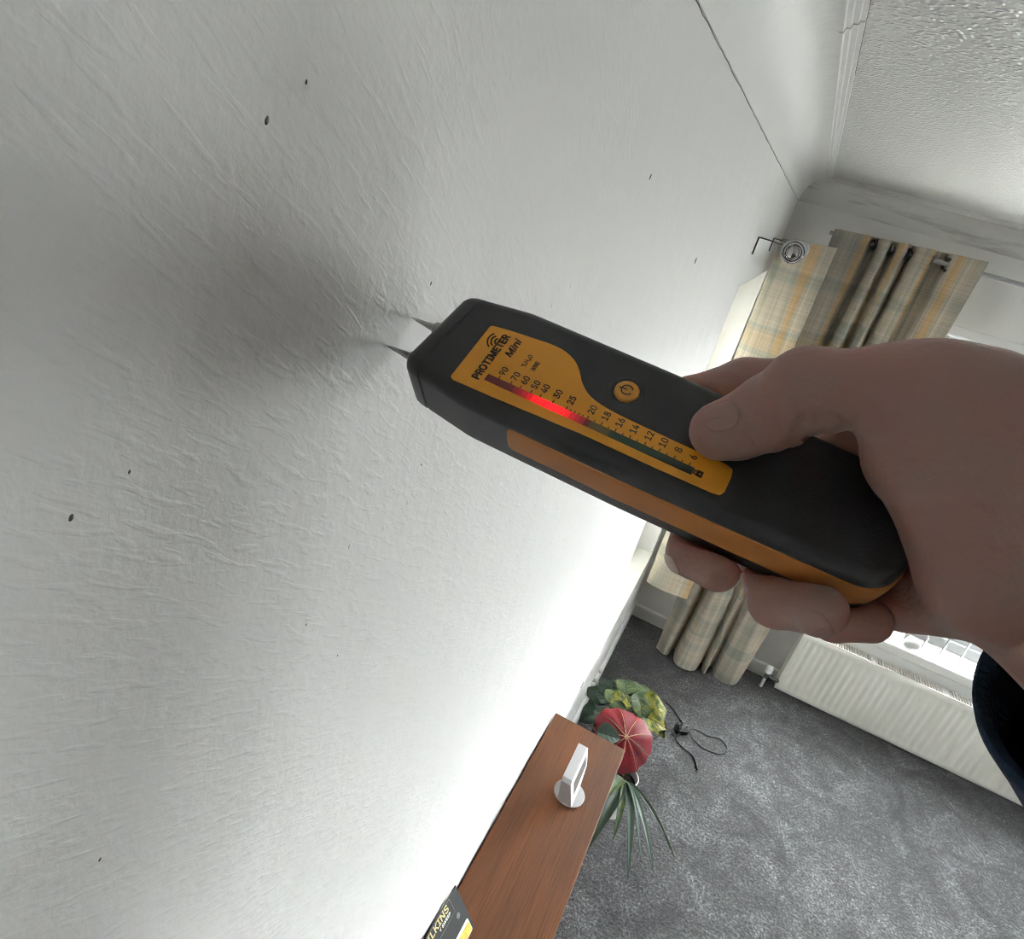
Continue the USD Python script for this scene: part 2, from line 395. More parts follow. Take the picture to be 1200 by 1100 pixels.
def window(name, label, a0, a1, wall, SILL=SILL):
    """wall 'front': opening along x in y = YW..; 'left': opening along y in x = 0..-0.25."""
    def put(m):
        if wall == 'front':
            return m
        v = m.vertices
        if wall == 'right':
            r = trimesh.Trimesh(np.c_[XR + (v[:, 1] - YW), v[:, 0], v[:, 2]], m.faces, process=False)
            if r.volume < 0:
                r.invert()
            return r
        r = trimesh.Trimesh(np.c_[-(v[:, 1] - YW), v[:, 0], v[:, 2]], m.faces, process=False)
        if r.volume < 0:
            r.invert()
        return r
    t = thing(name, label, 'window', kind='structure')
    y0, y1 = YW + 0.155, YW + 0.225
    obj('window_frame', put(frame_x(a0, a1, SILL, HEAD, y0, y1, 0.06)), M['upvc'], t)
    k = 3 if a1 - a0 > 1.5 else 2
    xs = np.linspace(a0, a1, k + 1)
    for x in xs[1:-1]:
        obj('mullion', put(bx(x - 0.035, x + 0.035, y0 + 0.002, y1 - 0.002, SILL + 0.06, HEAD - 0.06, 0.006)), M['upvc'], t)
    for i in range(k):
        l, r = xs[i] + (0.06 if i == 0 else 0.035), xs[i + 1] - (0.06 if i == k - 1 else 0.035)
        obj('sash', put(frame_x(l, r, SILL + 0.06, HEAD - 0.06, y0 + 0.01, y1 - 0.012, 0.05)), M['upvc'], t)
        obj('pane', put(bx(l + 0.045, r - 0.045, y0 + 0.03, y0 + 0.036, SILL + 0.105, HEAD - 0.105)), M['pane'], t)
    return t, put


w1, put1 = window('window_1', 'wide window in the far wall above the radiator', *W1, 'front')
obj('window_sill', bx(W1[0] - 0.05, W1[1] + 0.05, YW - 0.035, YW + 0.158, SILL - 0.043, SILL + 0.005, 0.004), M['white'], w1)
w2, put2 = window('window_2', 'narrower window in the left wall beside the corner', *W2, 'left')
obj('window_sill', bx(-0.16, 0.004, W2[0] + 0.001, W2[1] - 0.001, SILL - 0.03, SILL + 0.004, 0.002), M['white'], w2)

rb = thing('roller_blind', 'drawn cream roller blind inside the left wall window', 'blind')
obj('cloth', bx(-0.1325, -0.1315, W2[0] + 0.006, W2[1] - 0.004, SILL + 0.008, HEAD - 0.03), M['roller'], rb)
obj('roller_tube', tube([(-0.132, W2[0] + 0.004, HEAD - 0.02), (-0.132, W2[1] - 0.003, HEAD - 0.02)], 0.016, 16), M['upvc'], rb)
obj('bottom_bar', bx(-0.137, -0.127, W2[0] + 0.006, W2[1] - 0.004, SILL + 0.0045, SILL + 0.022, 0.003), M['upvc'], rb)

w3, put3 = window('window_3', 'window in the right wall, out of the frame', *W3, 'right', SILL3)
obj('window_sill', bx(XR - 0.03, XR + 0.15, W3[0] + 0.001, W3[1] - 0.001, SILL3 - 0.03, SILL3 + 0.004, 0.002), M['white'], w3)

# vertical blind in the far window
vb = thing('vertical_blind', 'white vertical slat blind in the far window', 'blind')
obj('headrail', bx(W1[0] + 0.01, W1[1] - 0.01, YW + 0.055, YW + 0.10, HEAD - 0.045, HEAD - 0.001, 0.004), M['upvc'], vb)
xs = np.arange(W1[0] + 0.05, W1[1] - 0.03, 0.082)
chain = []
for i, x in enumerate(xs):
    A = rotz(66 + 3 * math.sin(i * 2.1))
    z0, z1 = SILL + 0.022, HEAD - 0.055
    g = np.array([[[u * 0.0445, 0.004 * (1 - u * u), z] for u in np.linspace(-1, 1, 7)] for z in np.linspace(z1, z0, 6)])
    s = obj('slat', xf(sheet(g, 0.0009), A, (x, YW + 0.078, 0)), M['slat'], vb, True)
    wt = extrude(Polygon([(-0.040, 0), (0.040, 0), (0.037, 0.030), (-0.037, 0.030)]), 0.003, 'y', -0.004)
    obj('slat_weight', xf(wt, A, (x, YW + 0.078, z0 - 0.004)), M['upvc'], s)
    obj('hanger', xf(bx(-0.006, 0.006, -0.003, 0.003, z1 - 0.004, HEAD - 0.044), A, (x, YW + 0.078, 0)), M['upvc'], vb)
    if i:
        p, q = np.array([xs[i - 1], YW + 0.072, z0 + 0.008]), np.array([x, YW + 0.072, z0 + 0.008])
        chain.append(tube([p + (q - p) * t - [0, 0, 0.004 * math.sin(math.pi * t)] for t in np.linspace(0, 1, 6)], 0.0008, 5))
obj('bead_chain', cat_(chain), M['upvc'], vb)

# ------------------------------------------------------------------ radiator
rd = thing('radiator', 'cream ribbed panel radiator below the far window', 'radiator', (0, 0, 0))
RX0, RX1, RZ0, RZ1, RF = 0.822, 2.42, 0.022, 0.392, 3.165
nx = int((RX1 - RX0) / 0.0333) * 8
zz = np.r_[RZ0, RZ0 + 0.008, RZ0 + 0.020, RZ0 + 0.030, RZ0 + 0.042, RZ0 + 0.055, RZ1 - 0.055, RZ1 - 0.042, RZ1 - 0.030, RZ1 - 0.020, RZ1 - 0.006, RZ1]
flute = np.r_[0, 0, 0, 0.35, 1, 1, 1, 1, 0.35, 0, 0, 0]
back = np.r_[0.010, 0.003, 0, 0, 0, 0, 0, 0, 0, 0, 0.003, 0.010]
xx = np.linspace(RX0, RX1, nx)
ph = (xx - RX0) / 0.0333
rib = 0.5 + 0.5 * np.cos(2 * np.pi * ph)
rib[(xx < RX0 + 0.02) | (xx > RX1 - 0.02)] = 1
grid = np.array([[[x, RF + b + fl * 0.0032 * (1 - r), z] for x, r in zip(xx, rib)] for z, fl, b in zip(zz, flute, back)])
obj('front_panel', sheet(grid, 0.0015), M['rad'], rd, 40)
for x in (RX0 - 0.002, RX1 - 0.004):
    obj('side_panel', bx(x, x + 0.006, RF + 0.004, YW - 0.028, RZ0 + 0.01, RZ1 + 0.002, 0.002), M['rad'], rd)
obj('back_panel', bx(RX0 + 0.01, RX1 - 0.01, YW - 0.036, YW - 0.03, RZ0 + 0.01, RZ1 - 0.02), M['rad'], rd)
slots = []
gx = np.arange(RX0 + 0.012, RX1 - 0.012, 0.0125)
obj('grille_rail', cat_([bx(RX0 + 0.004, RX1 - 0.004, RF + 0.006, RF + 0.014, RZ1 - 0.006, RZ1 + 0.003, 0.001), bx(RX0 + 0.004, RX1 - 0.004, YW - 0.038, YW - 0.029, RZ1 - 0.006, RZ1 + 0.003, 0.001)]), M['rad'], rd)
for i, x in enumerate(gx):
    wdt = 0.0060 if i % 26 else 0.016
    slots.append(bx(x - wdt / 2, x + wdt / 2, RF + 0.013, YW - 0.037, RZ1 - 0.002, RZ1 + 0.002))
obj('grille_bar', cat_(slots), M['rad'], rd, False, kind='stuff')
obj('inner_fins', bx(RX0 + 0.012, RX1 - 0.012, RF + 0.03, YW - 0.05, RZ0 + 0.04, RZ1 - 0.05), M['dark_gap'], rd)
vx, vy = 0.762, 3.165
valve = obj('valve_body', cat_([tube([(vx, vy, 0.062), (vx, vy, 0.098)], 0.012, 14), tube([(vx, vy, 0.075), (RX0 + 0.004, vy, 0.075)], 0.010, 12), tube([(vx + 0.018, vy, 0.075), (vx + 0.036, vy, 0.075)], 0.015, 6)]), M['wire'], rd)
obj('valve_cap', lathe([(0, 0.096), (0.017, 0.096), (0.018, 0.102), (0.017, 0.128), (0.012, 0.135), (0, 0.136)], 20, (vx, vy, 0)), M['upvc'], rd)
obj('supply_pipe', tube(spline([(vx, vy, 0.066), (vx, vy, 0.03), (vx, vy, 0.0)], 8), 0.0078, 12), M['white'], rd)

# ------------------------------------------------------------------ curtains and poles
PX2, PZ2 = 0.098, 2.062


def curtain(name, label, top, bottom, ztop, zbot, nu=150, nv=26, hem_wave=0.004):
    t = thing(name, label, 'curtain', (0, 0, 0))
    T, Bm = spline(top, nu), spline(bottom, nu)
    L = np.r_[0, np.cumsum(np.linalg.norm(np.diff(T, axis=0), axis=1))]
    G, UV = [], []
    for v in np.linspace(0, 1, nv):
        s = v ** 1.2
        P = T * (1 - s) + Bm * s
        zt = ztop(T) if callable(ztop) else np.full(nu, ztop)
        zb = zbot + hem_wave * np.sin(np.linspace(0, 9, nu))
        z = zt * (1 - v) + zb * v
        n = (meshkit.noise(np.c_[P * 14, z * 3], 4) - 0.5) * 0.010 * math.sin(math.pi * min(v * 1.2, 1)) 
        G.append(np.c_[P[:, 0] + n, P[:, 1] + n, z])
        UV.append(np.c_[L, z])
    m, uv = sheet(np.array(G), 0.0016, np.array(UV))
    obj('cloth', m, M['curtain'], t, True, uv)
    return t


ct2 = curtain('curtain', 'plaid eyelet curtain reaching the carpet left of the far window',
        [(.183, 3.075), (.25, 3.065), (.315, 3.085), (.337, 3.145), (.352, 3.14), (.362, 3.075), (.392, 3.06), (.405, 3.14), (.419, 3.145), (.430, 3.07), (.455, 3.055), (.468, 3.14), (.482, 3.15), (.495, 3.075), (.53, 3.055), (.552, 3.075), (.562, 3.15), (.585, 3.165), (.612, 3.155), (.628, 3.09), (.68, 3.075), (.738, 3.10)],
        [(.205, 3.05), (.245, 3.02), (.272, 3.03), (.285, 3.10), (.297, 3.10), (.306, 3.02), (.335, 2.985), (.385, 2.985), (.425, 3.02), (.440, 3.10), (.452, 3.11), (.459, 3.045), (.477, 3.035), (.487, 3.10), (.505, 3.11), (.515, 3.06), (.535, 3.03), (.58, 3.02), (.622, 3.04), (.640, 3.08), (.648, 3.11), (.652, 3.13)],
        lambda T: 2.165 + 0.052 * (T[:, 0] - 0.183), 0.012)
ct1 = curtain('curtain', 'plaid eyelet curtain ending above the carpet in the corner by the left wall',
        [(.018, 2.80), (.06, 2.785), (.13, 2.785), (.195, 2.79), (.214, 2.805), (.19, 2.835), (.06, 2.85), (.02, 2.87), (.06, 2.895), (.19, 2.91), (.214, 2.93), (.18, 2.95), (.05, 2.965), (.02, 2.985), (.06, 3.0), (.17, 3.005)],
        [(.040, 2.80), (.08, 2.78), (.15, 2.78), (.215, 2.79), (.238, 2.805), (.20, 2.835), (.09, 2.85), (.045, 2.87), (.08, 2.895), (.21, 2.91), (.238, 2.93), (.20, 2.95), (.08, 2.965), (.045, 2.985), (.08, 3.0), (.19, 3.005)],
        lambda T: 2.078 + 0.10 * (T[:, 0] - 0.018), 0.497)


def eyelet(c, ax, r=0.024, parent=None, m='steel'):
    a = np.arange(28) / 28 * 2 * np.pi
    ax = np.array(ax, float) / np.linalg.norm(ax)
    s = np.cross(ax, [0, 0, 1.0])
    b = np.cross(s, ax)
    P = np.array(c) + r * (np.cos(a)[:, None] * s + np.sin(a)[:, None] * b)
    return obj('eyelet', tube(P, 0.0055, 8, closed=True), M[m], parent, True)


for y in (2.782, 2.842, 2.902, 2.957):
    eyelet((PX2, y, PZ2), (0.0, 1, 0), parent=ct1)
P1Y, P1Z = 3.118, 2.146
for x in (0.205, 0.345, 0.405, 0.470, 0.555, 0.618):
    eyelet((x, P1Y, P1Z), (1, 0.15 if x < 0.6 else 0.9, 0), 0.021 if x > 0.6 else 0.017, parent=ct2, m='wire')

cp = thing('curtain_pole', 'thin steel curtain pole with ball finial over the left wall window', 'curtain pole')
obj('pole', tube([(PX2, 1.93, PZ2), (PX2, 3.16, PZ2)], 0.0085, 16), M['steel'], cp)
fin0 = lathe([(0, 0), (0.010, 0.001), (0.014, 0.006), (0.015, 0.012), (0.011, 0.016), (0.009, 0.020), (0.012, 0.024), (0.012, 0.030), (0.009, 0.034), (0, 0.035)], 24)
fin = xf(fin0, np.array([[1, 0, 0], [0, 0, 1.0], [0, 1.0, 0]]), (PX2, 1.895, PZ2))
fo = obj('finial', fin, M['chrome'], cp, True)
sp_ = [(PX2 + rr * math.cos(t), 1.915 - 0.006 * math.cos(2 * t), PZ2 + rr * math.sin(t)) for t, rr in zip(np.linspace(0, 4.2 * math.pi, 80), np.linspace(0.030, 0.016, 80))]
obj('wire_spiral', tube(sp_, 0.0036, 8), M['chrome'], fo, True)
obj('spiral_spoke', tube([(PX2, 1.916, PZ2), (PX2 + 0.030, 1.911, PZ2)], 0.0026, 6), M['steel'], fo)


def bracket(y):
    b = cat_([tube([(0.002, y, 2.030), (0.002, y, 2.072)], 0.0024, 8), tube(spline([(0.002, y, 2.071), (0.004, y, 2.0735), (0.03, y, 2.0735), (0.075, y, 2.071), (PX2 - 0.004, y, PZ2 + 0.009)], 14), 0.0019, 8)])
    obj('bracket', b, M['wire'], cp)


bracket(1.95)
bracket(2.62)
M['pole_grey'] = mat('grey_pole', (0.30, 0.30, 0.30), 0.5)
cq = thing('curtain_pole', 'thin steel curtain pole across the top of the far window', 'curtain pole')
obj('pole', tube([(0.17, P1Y, P1Z), (3.1, P1Y, P1Z + 0.012)], 0.0085, 16), M['pole_grey'], cq)
for x in (0.69, 1.9, 3.06):
    obj('bracket', cat_([bx(x - 0.012, x + 0.012, YW - 0.006, YW, P1Z - 0.04, P1Z + 0.03, 0.002), tube([(x, YW - 0.003, P1Z - 0.012), (x, P1Y, P1Z - 0.012)], 0.004, 10)]), M['steel'], cq)

# ------------------------------------------------------------------ bookcase
SZ = 0.800
SY0, SY1, SX0, SX1 = -1.1, 1.411, 0.018, 0.208
bc = thing('bookcase', 'low wood veneer bookcase standing along the white wall', 'bookcase', (0, 0, 0))
obj('top_board', bx(0.004, SX1, SY0, SY1, SZ - 0.018, SZ, 0.0015), M['wood'], bc)
for y in (SY0 + 0.002, 0.14, SY1 - 0.020):
    obj('side_panel', bx(SX0, SX1 - 0.004, y, y + 0.018, 0, SZ - 0.018, 0.001), M['wood'], bc)
for z in (0.06, 0.40):
    obj('shelf', bx(SX0 + 0.004, SX1 - 0.006, SY0 + 0.02, SY1 - 0.02, z, z + 0.018, 0.001), M['wood'], bc)
obj('back_panel', bx(SX0, SX0 + 0.004, SY0 + 0.02, SY1 - 0.02, 0.05, SZ - 0.018), M['wood'], bc)
obj('plinth', bx(SX0 + 0.012, SX1 - 0.02, SY0 + 0.02, SY1 - 0.02, 0, 0.06), M['wood'], bc)

# ------------------------------------------------------------------ white digital thermometer on a round stand
M['pale_plastic'] = mat('pale_grey_plastic', (0.72, 0.72, 0.74), 0.35, 0.5)
M['lcd'] = mat('grey_lcd', (0.13, 0.125, 0.11), 0.25, 0.5)
th = thing('desk_thermometer', 'white plastic wedge shaped desk gauge with grey screen on a round foot', 'thermometer', (0.123, 1.19, SZ))
obj('round_foot', lathe([(0, 0), (0.0365, 0), (0.038, 0.0015), (0.038, 0.004), (0.0365, 0.0055), (0, 0.0055)], 40), M['pale_plastic'], th, 35)
# wedge: thin at the top, its screen on the side facing the room
prof0 = np.array([(-0.036, 0.0054), (-0.040, 0.068), (-0.030, 0.074), (0.085, 0.074), (0.092, 0.066), (0.084, 0.022), (0.030, 0.0054)])
bot, topw = 0.0185, 0.0115
V = []
for side in (-1, 1):
    V.append(np.array([[side * (bot + (topw - bot) * (z / 0.074)) - 0.016 * (z / 0.074) , y, z] for y, z in prof0]))
body = trimesh.convex.convex_hull(np.vstack(V))
obj('body', body, M['pale_plastic'], th)


def side_pt(y, z, off=0.0):
    return [(bot + (topw - bot) * (z / 0.074)) - 0.016 * (z / 0.074) + off, y, z]


def side_quad(y0, y1, z0, z1, off, sl=0.0):
    q = [(y0, z0), (y1 , z0 + sl), (y1, z1), (y0, z1)]
    return trimesh.convex.convex_hull(np.array([side_pt(y, z, o) for y, z in q for o in (off, -0.002)]))


obj('screen_bezel', side_quad(-0.026, 0.080, 0.020, 0.066, 0.0006, 0.008), M['pale_plastic'], th, label='raised white bezel')
obj('screen', side_quad(-0.019, 0.073, 0.026, 0.058, 0.0010, 0.008), M['lcd'], th, label='grey rectangular display')

# ------------------------------------------------------------------ leaflet leaning on the wall
M['black_card'] = mat('black_card', (0.022, 0.025, 0.026), 0.35, 0.5)
M['gold'] = mat('gold_print', (0.62, 0.53, 0.24), 0.4)
M['white_print'] = mat('white_print', (0.75, 0.75, 0.73), 0.5)
M['grey_print'] = mat('grey_print', (0.16, 0.16, 0.155), 0.5)
M['orange_print'] = mat('orange_print', (0.80, 0.36, 0.03), 0.5, var=((0.78, 0.55, 0.10), 60, 0.4, 0.6))
A0, B0 = np.array([0.005, 0.80, 0.872]), np.array([0.065, 0.80, 0.8004])
ev = (B0 - A0) / np.linalg.norm(B0 - A0)
eu = np.array([0, -1.0, 0])
en = np.cross(ev, eu)
if en[0] < 0:
    en = -en
cardM = np.column_stack([-eu, -ev, en])     # text x reads away from the camera, y up the card
CL, CW = 0.21, 0.0935
lf = thing('leaflet', 'black card leaflet with gold lettering leaning on the wall', 'leaflet', matrix=Gf.Matrix4d(*cardM[:, 0], 0, *cardM[:, 1], 0, *cardM[:, 2], 0, *A0, 1))
# local: x = -u (0 at the far end), y = -v (0 at the top edge), z out of the card
obj('card', bx(-CL, 0, -CW, 0, -0.0012, 0), M['black_card'], lf)


def flat_text(txt, h, x, y, m, parent, name='lettering', stretch=1.0, bold=True, z=0.0, right=False):
    t = meshkit.text_mesh(txt, h, 0.00025, bold)
    v = t.vertices.copy()
    v[:, 0] *= stretch
    if right:
        v[:, 0] -= v[:, 0].max()
    t = trimesh.Trimesh(v + [x, y, z], t.faces, process=False)
    return obj(name, t, m, parent, False)


flat_text('ILKINS', 0.0125, -0.0375, -0.0155, M['gold'], lf, stretch=1.18, right=True)
flat_text('Y SWEEP', 0.0052, -0.0375, -0.0245, M['white_print'], lf, stretch=1.25, right=True)
line = sbox(-0.19, -0.031, -0.027 + 0.0, -0.003).buffer(0.0)
obj('border_line', extrude(line.buffer(0.0006).difference(line.buffer(-0.0004)), 0.0002), M['grey_print'], lf, False)
obj('grey_dot', extrude(Point(-0.0242, -0.0433).buffer(0.0052), 0.0002), M['grey_print'], lf, False)
obj('orange_panel', extrude(sbox(-0.060, -0.0925, -0.0070, -0.066).buffer(-0.004).buffer(0.004), 0.0003), M['white_print'], lf, False, label='white edged orange panel')
obj('orange_square', extrude(sbox(-0.058, -0.0915, -0.0080, -0.0725).buffer(-0.003).buffer(0.003), 0.0005), M['orange_print'], lf, False)

# ------------------------------------------------------------------ plants on the carpet beyond the bookcase
M['leaf_green'] = mat('green_leaf', (0.020, 0.042, 0.012), 0.6, 0.2, var=((0.07, 0.09, 0.018), 30, 0.45, 0.65))
M['leaf_yellow'] = mat('yellow_green_leaf', (0.17, 0.16, 0.02), 0.6, 0.2, var=((0.03, 0.055, 0.010), 38, 0.45, 0.58))
M['leaf_dark'] = mat('dark_green_leaf', (0.010, 0.026, 0.013), 0.5, 0.25)
M['leaf_grey'] = mat('grey_green_leaf', (0.035, 0.062, 0.045), 0.55, 0.25)
M['leaf_red'] = mat('deep_red_leaf', (0.125, 0.005, 0.010), 0.5, 0.10, var=((0.06, 0.004, 0.007), 18, 0.4, 0.7))
M['vein'] = mat('pale_leaf_vein', (0.42, 0.25, 0.13), 0.5)
M['vein_dark'] = mat('dark_leaf_vein', (0.10, 0.02, 0.02), 0.5)
M['stem'] = mat('plant_stem', (0.12, 0.13, 0.05), 0.6)
M['pot_dark'] = mat('charcoal_plastic_pot', (0.035, 0.04, 0.048), 0.5)
M['pot_white'] = mat('white_glazed_pot', (0.75, 0.75, 0.73), 0.25)
M['soil'] = mat('potting_soil', (0.03, 0.022, 0.016), 0.95, bump=[(120, 0.01)])


def basis(d, up):
    d = np.array(d, float) / np.linalg.norm(d)
    up = np.array(up, float)
    up = up - d * (up @ d)
    up /= np.linalg.norm(up)
    return np.column_stack([d, np.cross(up, d), up])


def leaf_mesh(L, Wd, curl=0.25, fold=0.12, tip=1.0, wave=0.0, seed=0, nu=16, nv=9):
    g = np.zeros((nu, nv, 3))
    for i, s in enumerate(np.linspace(0, 1, nu)):
        hw = Wd / 2 * (math.sin(math.pi * min(1, s ** 0.75)) ** 0.8 if tip else 1) + 0.001
        for j, u in enumerate(np.linspace(-1, 1, nv)):
            x = L * s
            z = -curl * L * s * s + fold * abs(u) * hw * 1.2 + wave * L * math.sin(9 * s + 2 * u + seed) * abs(u)
            g[i, j] = (x, u * hw, z)
    return g


def leaf(parent, base, d, up, L, Wd, m, vein=None, stem_from=None, name='leaf', **kw):
    A = basis(d, up)
    g = leaf_mesh(L, Wd, **kw)
    lo = obj(name, xf(sheet(g, 0.0008), A, base), m, parent, True)
    if vein:
        mid = g[:, g.shape[1] // 2] + [0, 0, 0.0012]
        vs = [tube(mid, np.linspace(0.0018, 0.0005, len(mid)), 5)]
        c = g.shape[1] // 2
        for i in range(2, len(g) - 4, 3):
            for s in (-1, 1):
                vs.append(tube([g[i + k, c + s * k] + [0, 0, 0.001] for k in range(0, min(4, c))], 0.0006, 4))
        obj('vein', xf(cat_(vs), A, base), vein, lo, True)
    if stem_from is not None:
        P = spline([stem_from, (np.array(stem_from) * 0.4 + np.array(base) * 0.6) + [0, 0, 0.04], base], 10)
        obj('stem', tube(P, 0.0024, 6), M['stem'], parent, True)
    return lo


def pot(parent, c, r, h, m, flare=1.15):
    obj('pot', lathe([(0, 0), (r / flare, 0), (r / flare * 1.02, 0.004), (r * 0.97, h * 0.88), (r * 1.04, h * 0.885), (r * 1.05, h), (r * 0.97, h), (r * 0.93, h * 0.86), (0, h * 0.86)], 32, c), m, parent, 35)
    obj('soil', lathe([(0, h * 0.86), (r * 0.925, h * 0.862), (r * 0.5, h * 0.885), (0, h * 0.89)], 24, c), M['soil'], parent, True)


pl = thing('coleus_plant', 'yellow and green mottled leafy plant in a charcoal pot near the wall', 'potted plant', (0, 0, 0))
c0 = np.array([0.175, 2.20, 0.0])
pot(pl, c0, 0.095, 0.17, M['pot_dark'])
s0 = c0 + [0, 0, 0.15]
for (x, y, z, dx, dy, L, Wd, m) in [
        (.150, 2.02, .40, -.25, .5, .115, .10, 'leaf_green'), (.20, 2.03, .41, .35, .55, .12, .10, 'leaf_green'), (.235, 2.02, .42, 1, .1, .10, .095, 'leaf_yellow'),
        (.245, 2.06, .40, .9, -.5, .10, .09, 'leaf_yellow'), (.175, 2.00, .43, -.4, -.6, .08, .07, 'leaf_green'), (.13, 2.06, .38, -1, .3, .09, .08, 'leaf_grey'),
        (.12, 2.12, .35, -.7, .8, .10, .085, 'leaf_dark'), (.19, 2.14, .38, .1, 1, .11, .09, 'leaf_green'), (.16, 2.07, .42, -.3, -1, .09, .08, 'leaf_yellow'),
        (.10, 2.18, .30, -.4, 1, .12, .09, 'leaf_dark'), (.10, 2.05, .36, -.5, .3, .10, .09, 'leaf_dark'), (.15, 2.17, .34, -.1, 1, .12, .09, 'leaf_dark'), (.09, 2.00, .36, -.3, -.6, .09, .08, 'leaf_dark'), (.19, 2.20, .33, .5, .8, .12, .09, 'leaf_green'), (.225, 2.10, .40, .9, .5, .11, .10, 'leaf_yellow'), (.16, 2.11, .40, -.2, .6, .10, .09, 'leaf_green'), (.25, 2.13, .36, .8, .7, .10, .085, 'leaf_green'), (.21, 2.08, .43, .4, -.9, .085, .075, 'leaf_green')]:
    leaf(pl, (x, y, z), (dx, dy, 0.12), (0.1, -0.35, 1), L, Wd, M[m], M['leaf_dark'] if m != 'leaf_dark' else M['leaf_green'], s0 + [(x - c0[0]) * .2, (y - c0[1]) * .2, 0], curl=0.35, fold=0.22, wave=0.06, seed=x * 90)

# the big round red leaf and its plant
rp = thing('red_leaf_plant', 'plant with one big round red leaf veined in cream, at the end of the bookcase', 'potted plant', (0, 0, 0))
c1 = np.array([0.145, 1.955, 0.0])
pot(rp, c1, 0.062, 0.16, M['pot_dark'])
LC = np.array([0.212, 1.845, 0.452])
nrm = np.array([0.10, -0.45, 0.88])
Ar = basis((0.75, 0.55, 0.0), nrm)
a = np.linspace(0, 2 * np.pi, 57)
rr = np.linspace(0, 1, 12)
def red_pt(t, s):
    R0 = 0.108 * (1 + 0.06 * math.sin(3 * t + 1) + 0.025 * math.sin(13 * t)) * (1 - 0.5 * math.exp(-((t - 3.75) / 0.24) ** 2))
    return (R0 * s * math.cos(t), R0 * s * math.sin(t), -0.026 * s * s + 0.0025 * s * math.cos(9 * t))
g = np.array([[red_pt(t, s) for t in a] for s in np.maximum(rr, 0.01)])
rl = obj('leaf', xf(sheet(g, 0.0012), Ar, LC), M['leaf_red'], rp, True, label='round glossy red leaf')
vs = []
for k in range(9):
    t = 2 * np.pi * k / 9 + 0.15
    n = 12
    vs.append(tube([np.array(red_pt(t + 0.05 * math.sin(s * 4 + k), s)) + [0, 0, 0.0012] for s in np.linspace(0.02, 0.96, n)], np.linspace(0.0016, 0.0005, n), 5))
obj('vein', xf(cat_(vs), Ar, LC), M['vein'], rl, True)
zig = [np.array(red_pt(-0.55 + 0.045 * (-1) ** i, s)) + [0, 0, 0.0018] for i, s in enumerate(np.linspace(0.15, 0.85, 22))]
obj('vein', xf(tube(zig, 0.0011, 5), Ar, LC), M['vein_dark'], rl, True)
obj('stem', tube(spline([c1 + [0, 0, 0.14], c1 + [0.01, -0.02, 0.30], LC - [0, 0, 0.002]], 10), 0.004, 7), M['stem'], rp, True)
leaf(rp, (0.115, 1.775, 0.475), (0.9, 0.25, 0.1), (0, -0.4, 1), 0.085, 0.07, M['leaf_grey'], M['leaf_dark'], c1 + [0, 0, 0.14], curl=0.2, fold=0.2)
leaf(rp, (0.16, 1.95, 0.38), (-0.8, 0.35, 0.1), (0, -0.4, 1), 0.10, 0.08, M['leaf_dark'], M['leaf_green'], c1 + [0, 0, 0.14], curl=0.3, fold=0.2)

sp = thing('lily_plant', 'plant with long narrow drooping leaves in a small white pot beside the bookcase', 'potted plant', (0, 0, 0))
c2 = np.array([0.272, 1.945, 0.0])
pot(sp, c2, 0.046, 0.20, M['pot_white'], 1.3)
s2 = c2 + [0, 0, 0.185]
for (dx, dy, L, Wd, m, up, cu) in [(-.1, -1, .24, .050, 'leaf_dark', .55, .55), (.28, -.95, .26, .030, 'leaf_grey', .6, .6), (.45, -.85, .25, .022, 'leaf_grey', .7, .6), (.1, -1, .20, .028, 'leaf_green', .6, .5),
                              (.75, -.6, .20, .020, 'leaf_dark', .5, .6), (-.4, -.85, .20, .045, 'leaf_green', .8, .5), (-.55, .1, .16, .04, 'leaf_green', .9, .5), (.1, .9, .12, .026, 'leaf_dark', .9, .6), (.35, -.9, .22, .012, 'leaf_grey', .9, .7), (-.2, -.9, .17, .036, 'leaf_green', 1.0, .5)]:
    leaf(sp, s2 + [dx * .012, dy * .012, 0], (dx, dy, up), (-dx * .5, -dy * .5, 1), L * 1.25, Wd * 0.9, M[m], M['leaf_green'] if m == 'leaf_dark' else None, None, curl=cu, fold=0.25)

# ------------------------------------------------------------------ plug and cable on the carpet
M['black_rubber'] = mat('black_rubber', (0.012, 0.012, 0.013), 0.5)
pc = thing('plug_and_cable', 'black mains plug with its looped thin cable lying on the carpet', 'cable', (0.44, 2.545, 0))
zc = 0.004
obj('cable', tube(spline([(0.02, 0.01, .02), (0.06, 0.06, zc), (0.12, 0.06, zc), (0.17, 0.08, zc), (0.21, 0.05, zc), (0.19, -0.01, zc), (0.12, -0.03, zc), (0.06, -0.01, zc + .003), (0.03, 0.03, zc + .004), (-0.01, 0.07, zc), (-0.06, 0.12, zc), (-0.10, 0.14, zc)], 90), 0.0032, 7), M['black_rubber'], pc, True)
obj('cable', tube(spline([(0.0, -0.02, 0.02), (-0.01, -0.06, zc), (0.03, -0.09, zc), (0.08, -0.11, zc), (0.11, -0.17, zc)], 30), 0.0032, 7), M['black_rubber'], pc, True)
obj('cable', tube(spline([(-0.16, 0.02, zc), (-0.10, 0.0, zc), (-0.08, -0.06, zc), (-0.10, -0.13, zc)], 24), 0.0032, 7), M['black_rubber'], pc, True)
plug = xf(bx(-0.028, 0.028, -0.024, 0.024, 0.0, 0.036, 0.008), rotz(30))
obj('plug_body', plug, M['black_rubber'], pc, 35)
for x, y, w_ in ((0, 0.012, 0.004), (-0.011, -0.009, 0.003), (0.011, -0.009, 0.003)):
    obj('plug_pin', xf(bx(x - w_, x + w_, y - 0.002, y + 0.002, 0.035, 0.053), rotz(30)), M['steel'], pc)

